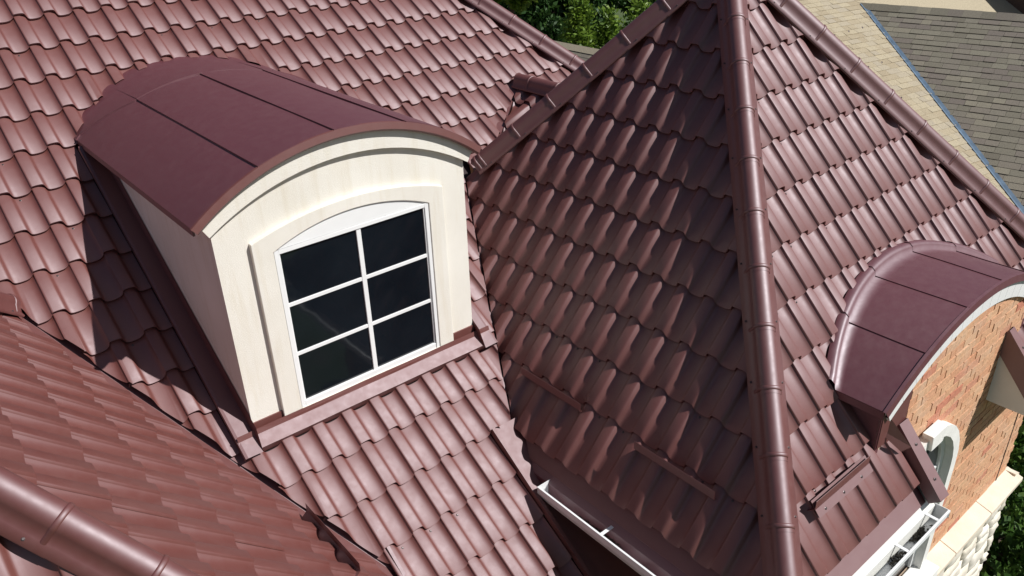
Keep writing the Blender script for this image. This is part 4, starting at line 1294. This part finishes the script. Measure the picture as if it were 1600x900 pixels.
b = MB(); b.prism([a0_, a1_, a1_ - hN * 4 + np.array([0, 0, -2.6]), a0_ - hN * 4 + np.array([0, 0, -2.6])], (0, 0, -.05)); b.build('far_roof_slope', 'shingle_grey', nb2)
b = MB(); e0_, e1_ = a0_ + hN * 3.6, a1_ + hN * 3.6
for p_, q_ in ((e0_, e1_), (e1_, a1_ - hN * 3.8), (a0_ - hN * 3.8, e0_)): b.face([(p_[0], p_[1], -H), (q_[0], q_[1], -H), (q_[0], q_[1], zR - 2.5), (p_[0], p_[1], zR - 2.5)])
b.build('outer_wall', 'brown_brick', nb2, weld=False)

# ================================================================== trees
def leaves_mesh(name, P, D, size, mat, asp=0.5):
    """quads at P with main axis D (arrays), sizes; one mesh"""
    n = len(P)
    rnd = rng.normal(size=(n, 3)); sd = np.cross(D, rnd); sd /= np.linalg.norm(sd, axis=1)[:, None] + 1e-9
    Ls = size[:, None] * D; Ws = size[:, None] * asp * sd
    V = np.stack([P - Ls * .5, P + Ws * .5 - Ls * .05, P + Ls * .5, P - Ws * .5 - Ls * .05], 1).reshape(-1, 3)
    V[:, 2] += H
    me = bpy.data.meshes.new(name); me.vertices.add(4 * n); me.vertices.foreach_set('co', V.ravel())
    me.loops.add(4 * n); me.loops.foreach_set('vertex_index', np.arange(4 * n, dtype=np.int32))
    me.polygons.add(n); me.polygons.foreach_set('loop_start', np.arange(0, 4 * n, 4, dtype=np.int32)); me.polygons.foreach_set('loop_total', np.full(n, 4, dtype=np.int32))
    me.update(); me.validate(); me.materials.append(M[mat]); return me
def conifer(name, x, y, ztop, rbase, label, mat, n=9000, group='trees behind the house', leaf=.16, zlow=-H + .8):
    t = thing(name, (x, y, -H), label, 'tree', group)
    hgt = ztop - zlow
    nb_ = int(170)
    Ps, Ds = [], []
    for k in range(nb_):
        f = rng.random() ** .8; z = ztop - f * hgt
        R = rbase * (0.05 + f ** .8) * rng.uniform(.7, 1.15); az = rng.uniform(0, 6.283)
        d = np.array([math.cos(az), math.sin(az), rng.uniform(.05, .55)]); d /= np.linalg.norm(d)
        m = int(n / nb_ * (0.5 + f))
        s = rng.random(m) ** .6
        spread = .10 + .22 * s * R / max(rbase, .1)
        c = np.array([x, y, z - .1]) + d * (s * R)[:, None] + rng.normal(size=(m, 3)) * spread[:, None] * np.array([1, 1, .7])
        Ps.append(c); dd = d + rng.normal(size=(m, 3)) * .55 + np.array([0, 0, .35]); Ds.append(dd / np.linalg.norm(dd, axis=1)[:, None])
    P_, D_ = np.concatenate(Ps), np.concatenate(Ds)
    me = leaves_mesh('crown', P_, D_, rng.uniform(.6, 1.3, len(P_)) * leaf, mat, .45)
    adopt_o = bpy.data.objects.new('crown', me); COL.objects.link(adopt_o); adopt(adopt_o, t)
    b = MB(); b.tube([(x, y, -H), (x + .05, y, -H + hgt * .5), (x, y, ztop - .3)], [.16, .10, .02], 8); b.build('trunk', 'bark', t, weld=False)
    return t
def broadleaf(name, x, y, zc, r, label, mat, n=9000, leaf=.2, cat='tree', group='trees behind the house', flat=.85):
    t = thing(name, (x, y, -H), label, cat, group)
    Ps, Ds = [], []
    nc = 60
    limbs = MB(); limbs.tube([(x, y, -H), (x + .1, y, (zc - H) / 2), (x, y, zc)], [.22, .16, .06], 8)
    for k in range(nc):
        d = rng.normal(size=3); d /= np.linalg.norm(d); rr = r * rng.uniform(.45, 1.0)
        c = np.array([x, y, zc]) + d * rr * np.array([1, 1, flat]); cr = r * rng.uniform(.16, .30)
        m = n // nc; q_ = rng.normal(size=(m, 3)); q_ /= np.linalg.norm(q_, axis=1)[:, None]
        Ps.append(c + q_ * cr * rng.random(m)[:, None] ** .4)
        dd = q_ + rng.normal(size=(m, 3)) * .8; Ds.append(dd / np.linalg.norm(dd, axis=1)[:, None])
        if k < 14: limbs.tube([(x, y, zc - r * .5), tuple((np.array([x, y, zc - r * .3]) + c) / 2), tuple(c)], [.07, .045, .015], 5, False)
    P_, D_ = np.concatenate(Ps), np.concatenate(Ds)
    P_[:, 2] = np.maximum(P_[:, 2], -H + .05)
    me = leaves_mesh('crown', P_, D_, rng.uniform(.6, 1.3, len(P_)) * leaf, mat, .6)
    o = bpy.data.objects.new('crown', me); COL.objects.link(o); adopt(o, t)
    limbs.build('trunk', 'bark', t, weld=False); return t
def at_dist(px, d):
    r_ = ray(px); return r_ / np.linalg.norm(r_[:2]) * d
for px, d, rb2, lab, mt in (((906, -12), 25.0, 1.15, 'bright green cedar, the middle of three behind the roofs', 'leaf_cedar'),
                            ((953, 2), 25.6, 1.0, 'bright green cedar just left of the dark turret hip', 'leaf_cedar'),
                            ((1000, -8), 24.6, 1.1, 'bright green cedar cut off by the turret hip', 'leaf_cedar'),
                            ((868, 26), 26.5, .9, 'low dull green cedar beside the brighter ones', 'leaf_dark'),
                            ((1045, -20), 26.0, 1.1, 'green cedar hidden mostly by the turret apex', 'leaf_cedar')):
    p = at_dist(px, d); conifer('cedar_tree', p[0], p[1], p[2], rb2, lab, mt, n=11000, leaf=.17)
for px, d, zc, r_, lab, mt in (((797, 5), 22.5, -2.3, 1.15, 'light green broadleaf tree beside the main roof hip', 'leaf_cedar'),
                              ((850, 20), 31, -4.0, 3.2, 'dark tree between the main roof hip and cedars', 'leaf_dark'),
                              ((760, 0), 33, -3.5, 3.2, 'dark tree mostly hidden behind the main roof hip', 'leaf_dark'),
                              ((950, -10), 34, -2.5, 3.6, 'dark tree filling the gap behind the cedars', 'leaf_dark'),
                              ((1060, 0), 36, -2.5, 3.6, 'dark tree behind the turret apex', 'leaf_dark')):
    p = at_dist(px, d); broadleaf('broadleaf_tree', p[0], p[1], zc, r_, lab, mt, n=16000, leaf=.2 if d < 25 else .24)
# tall hedge shrubs at the corner of the brick wall
for x, y, zc, r_, lab in ((9.7, 2.2, -7.6, 1.7, 'tall dense hedge shrub beside the brick wall corner'), (9.5, .2, -8.2, 1.5, 'dense green shrub in front of the hedge by the stone base'),
                         (11.3, 1.0, -7.6, 1.9, 'hedge shrub right of the wall corner, furthest from the stone base'), (9.6, 4.4, -7.4, 1.7, 'hedge shrub behind the brick wall corner'), (11.6, 3.6, -7.4, 2.0, 'hedge shrub at the back right of the brick house')):
    broadleaf('hedge_shrub', x, y, zc, r_, lab, 'leaf_hedge', n=15000, leaf=.11, cat='shrub', group='shrubs beside the brick wall', flat=1.2)
def low_plant(x, y, lab):
    t = thing('leafy_plant', (x, y, -H), lab, 'plant', 'leafy plants at the foot of the wall')
    n = 160; az = rng.uniform(0, 6.28, n); el = rng.uniform(.2, 1.1, n); D = np.stack([np.cos(az) * np.cos(el), np.sin(az) * np.cos(el), np.sin(el)], 1)
    P_ = np.array([x, y, -H + .15]) + D * rng.uniform(.15, .45, n)[:, None]
    me = leaves_mesh('foliage', P_, D, rng.uniform(.12, .22, n), 'leaf_cedar', .6); o = bpy.data.objects.new('foliage', me); COL.objects.link(o); adopt(o, t)
low_plant(7.9, .55, 'broad leaved plant at the foot of the stone base'); low_plant(8.5, .2, 'broad leaved plant below the hedge, right of another')
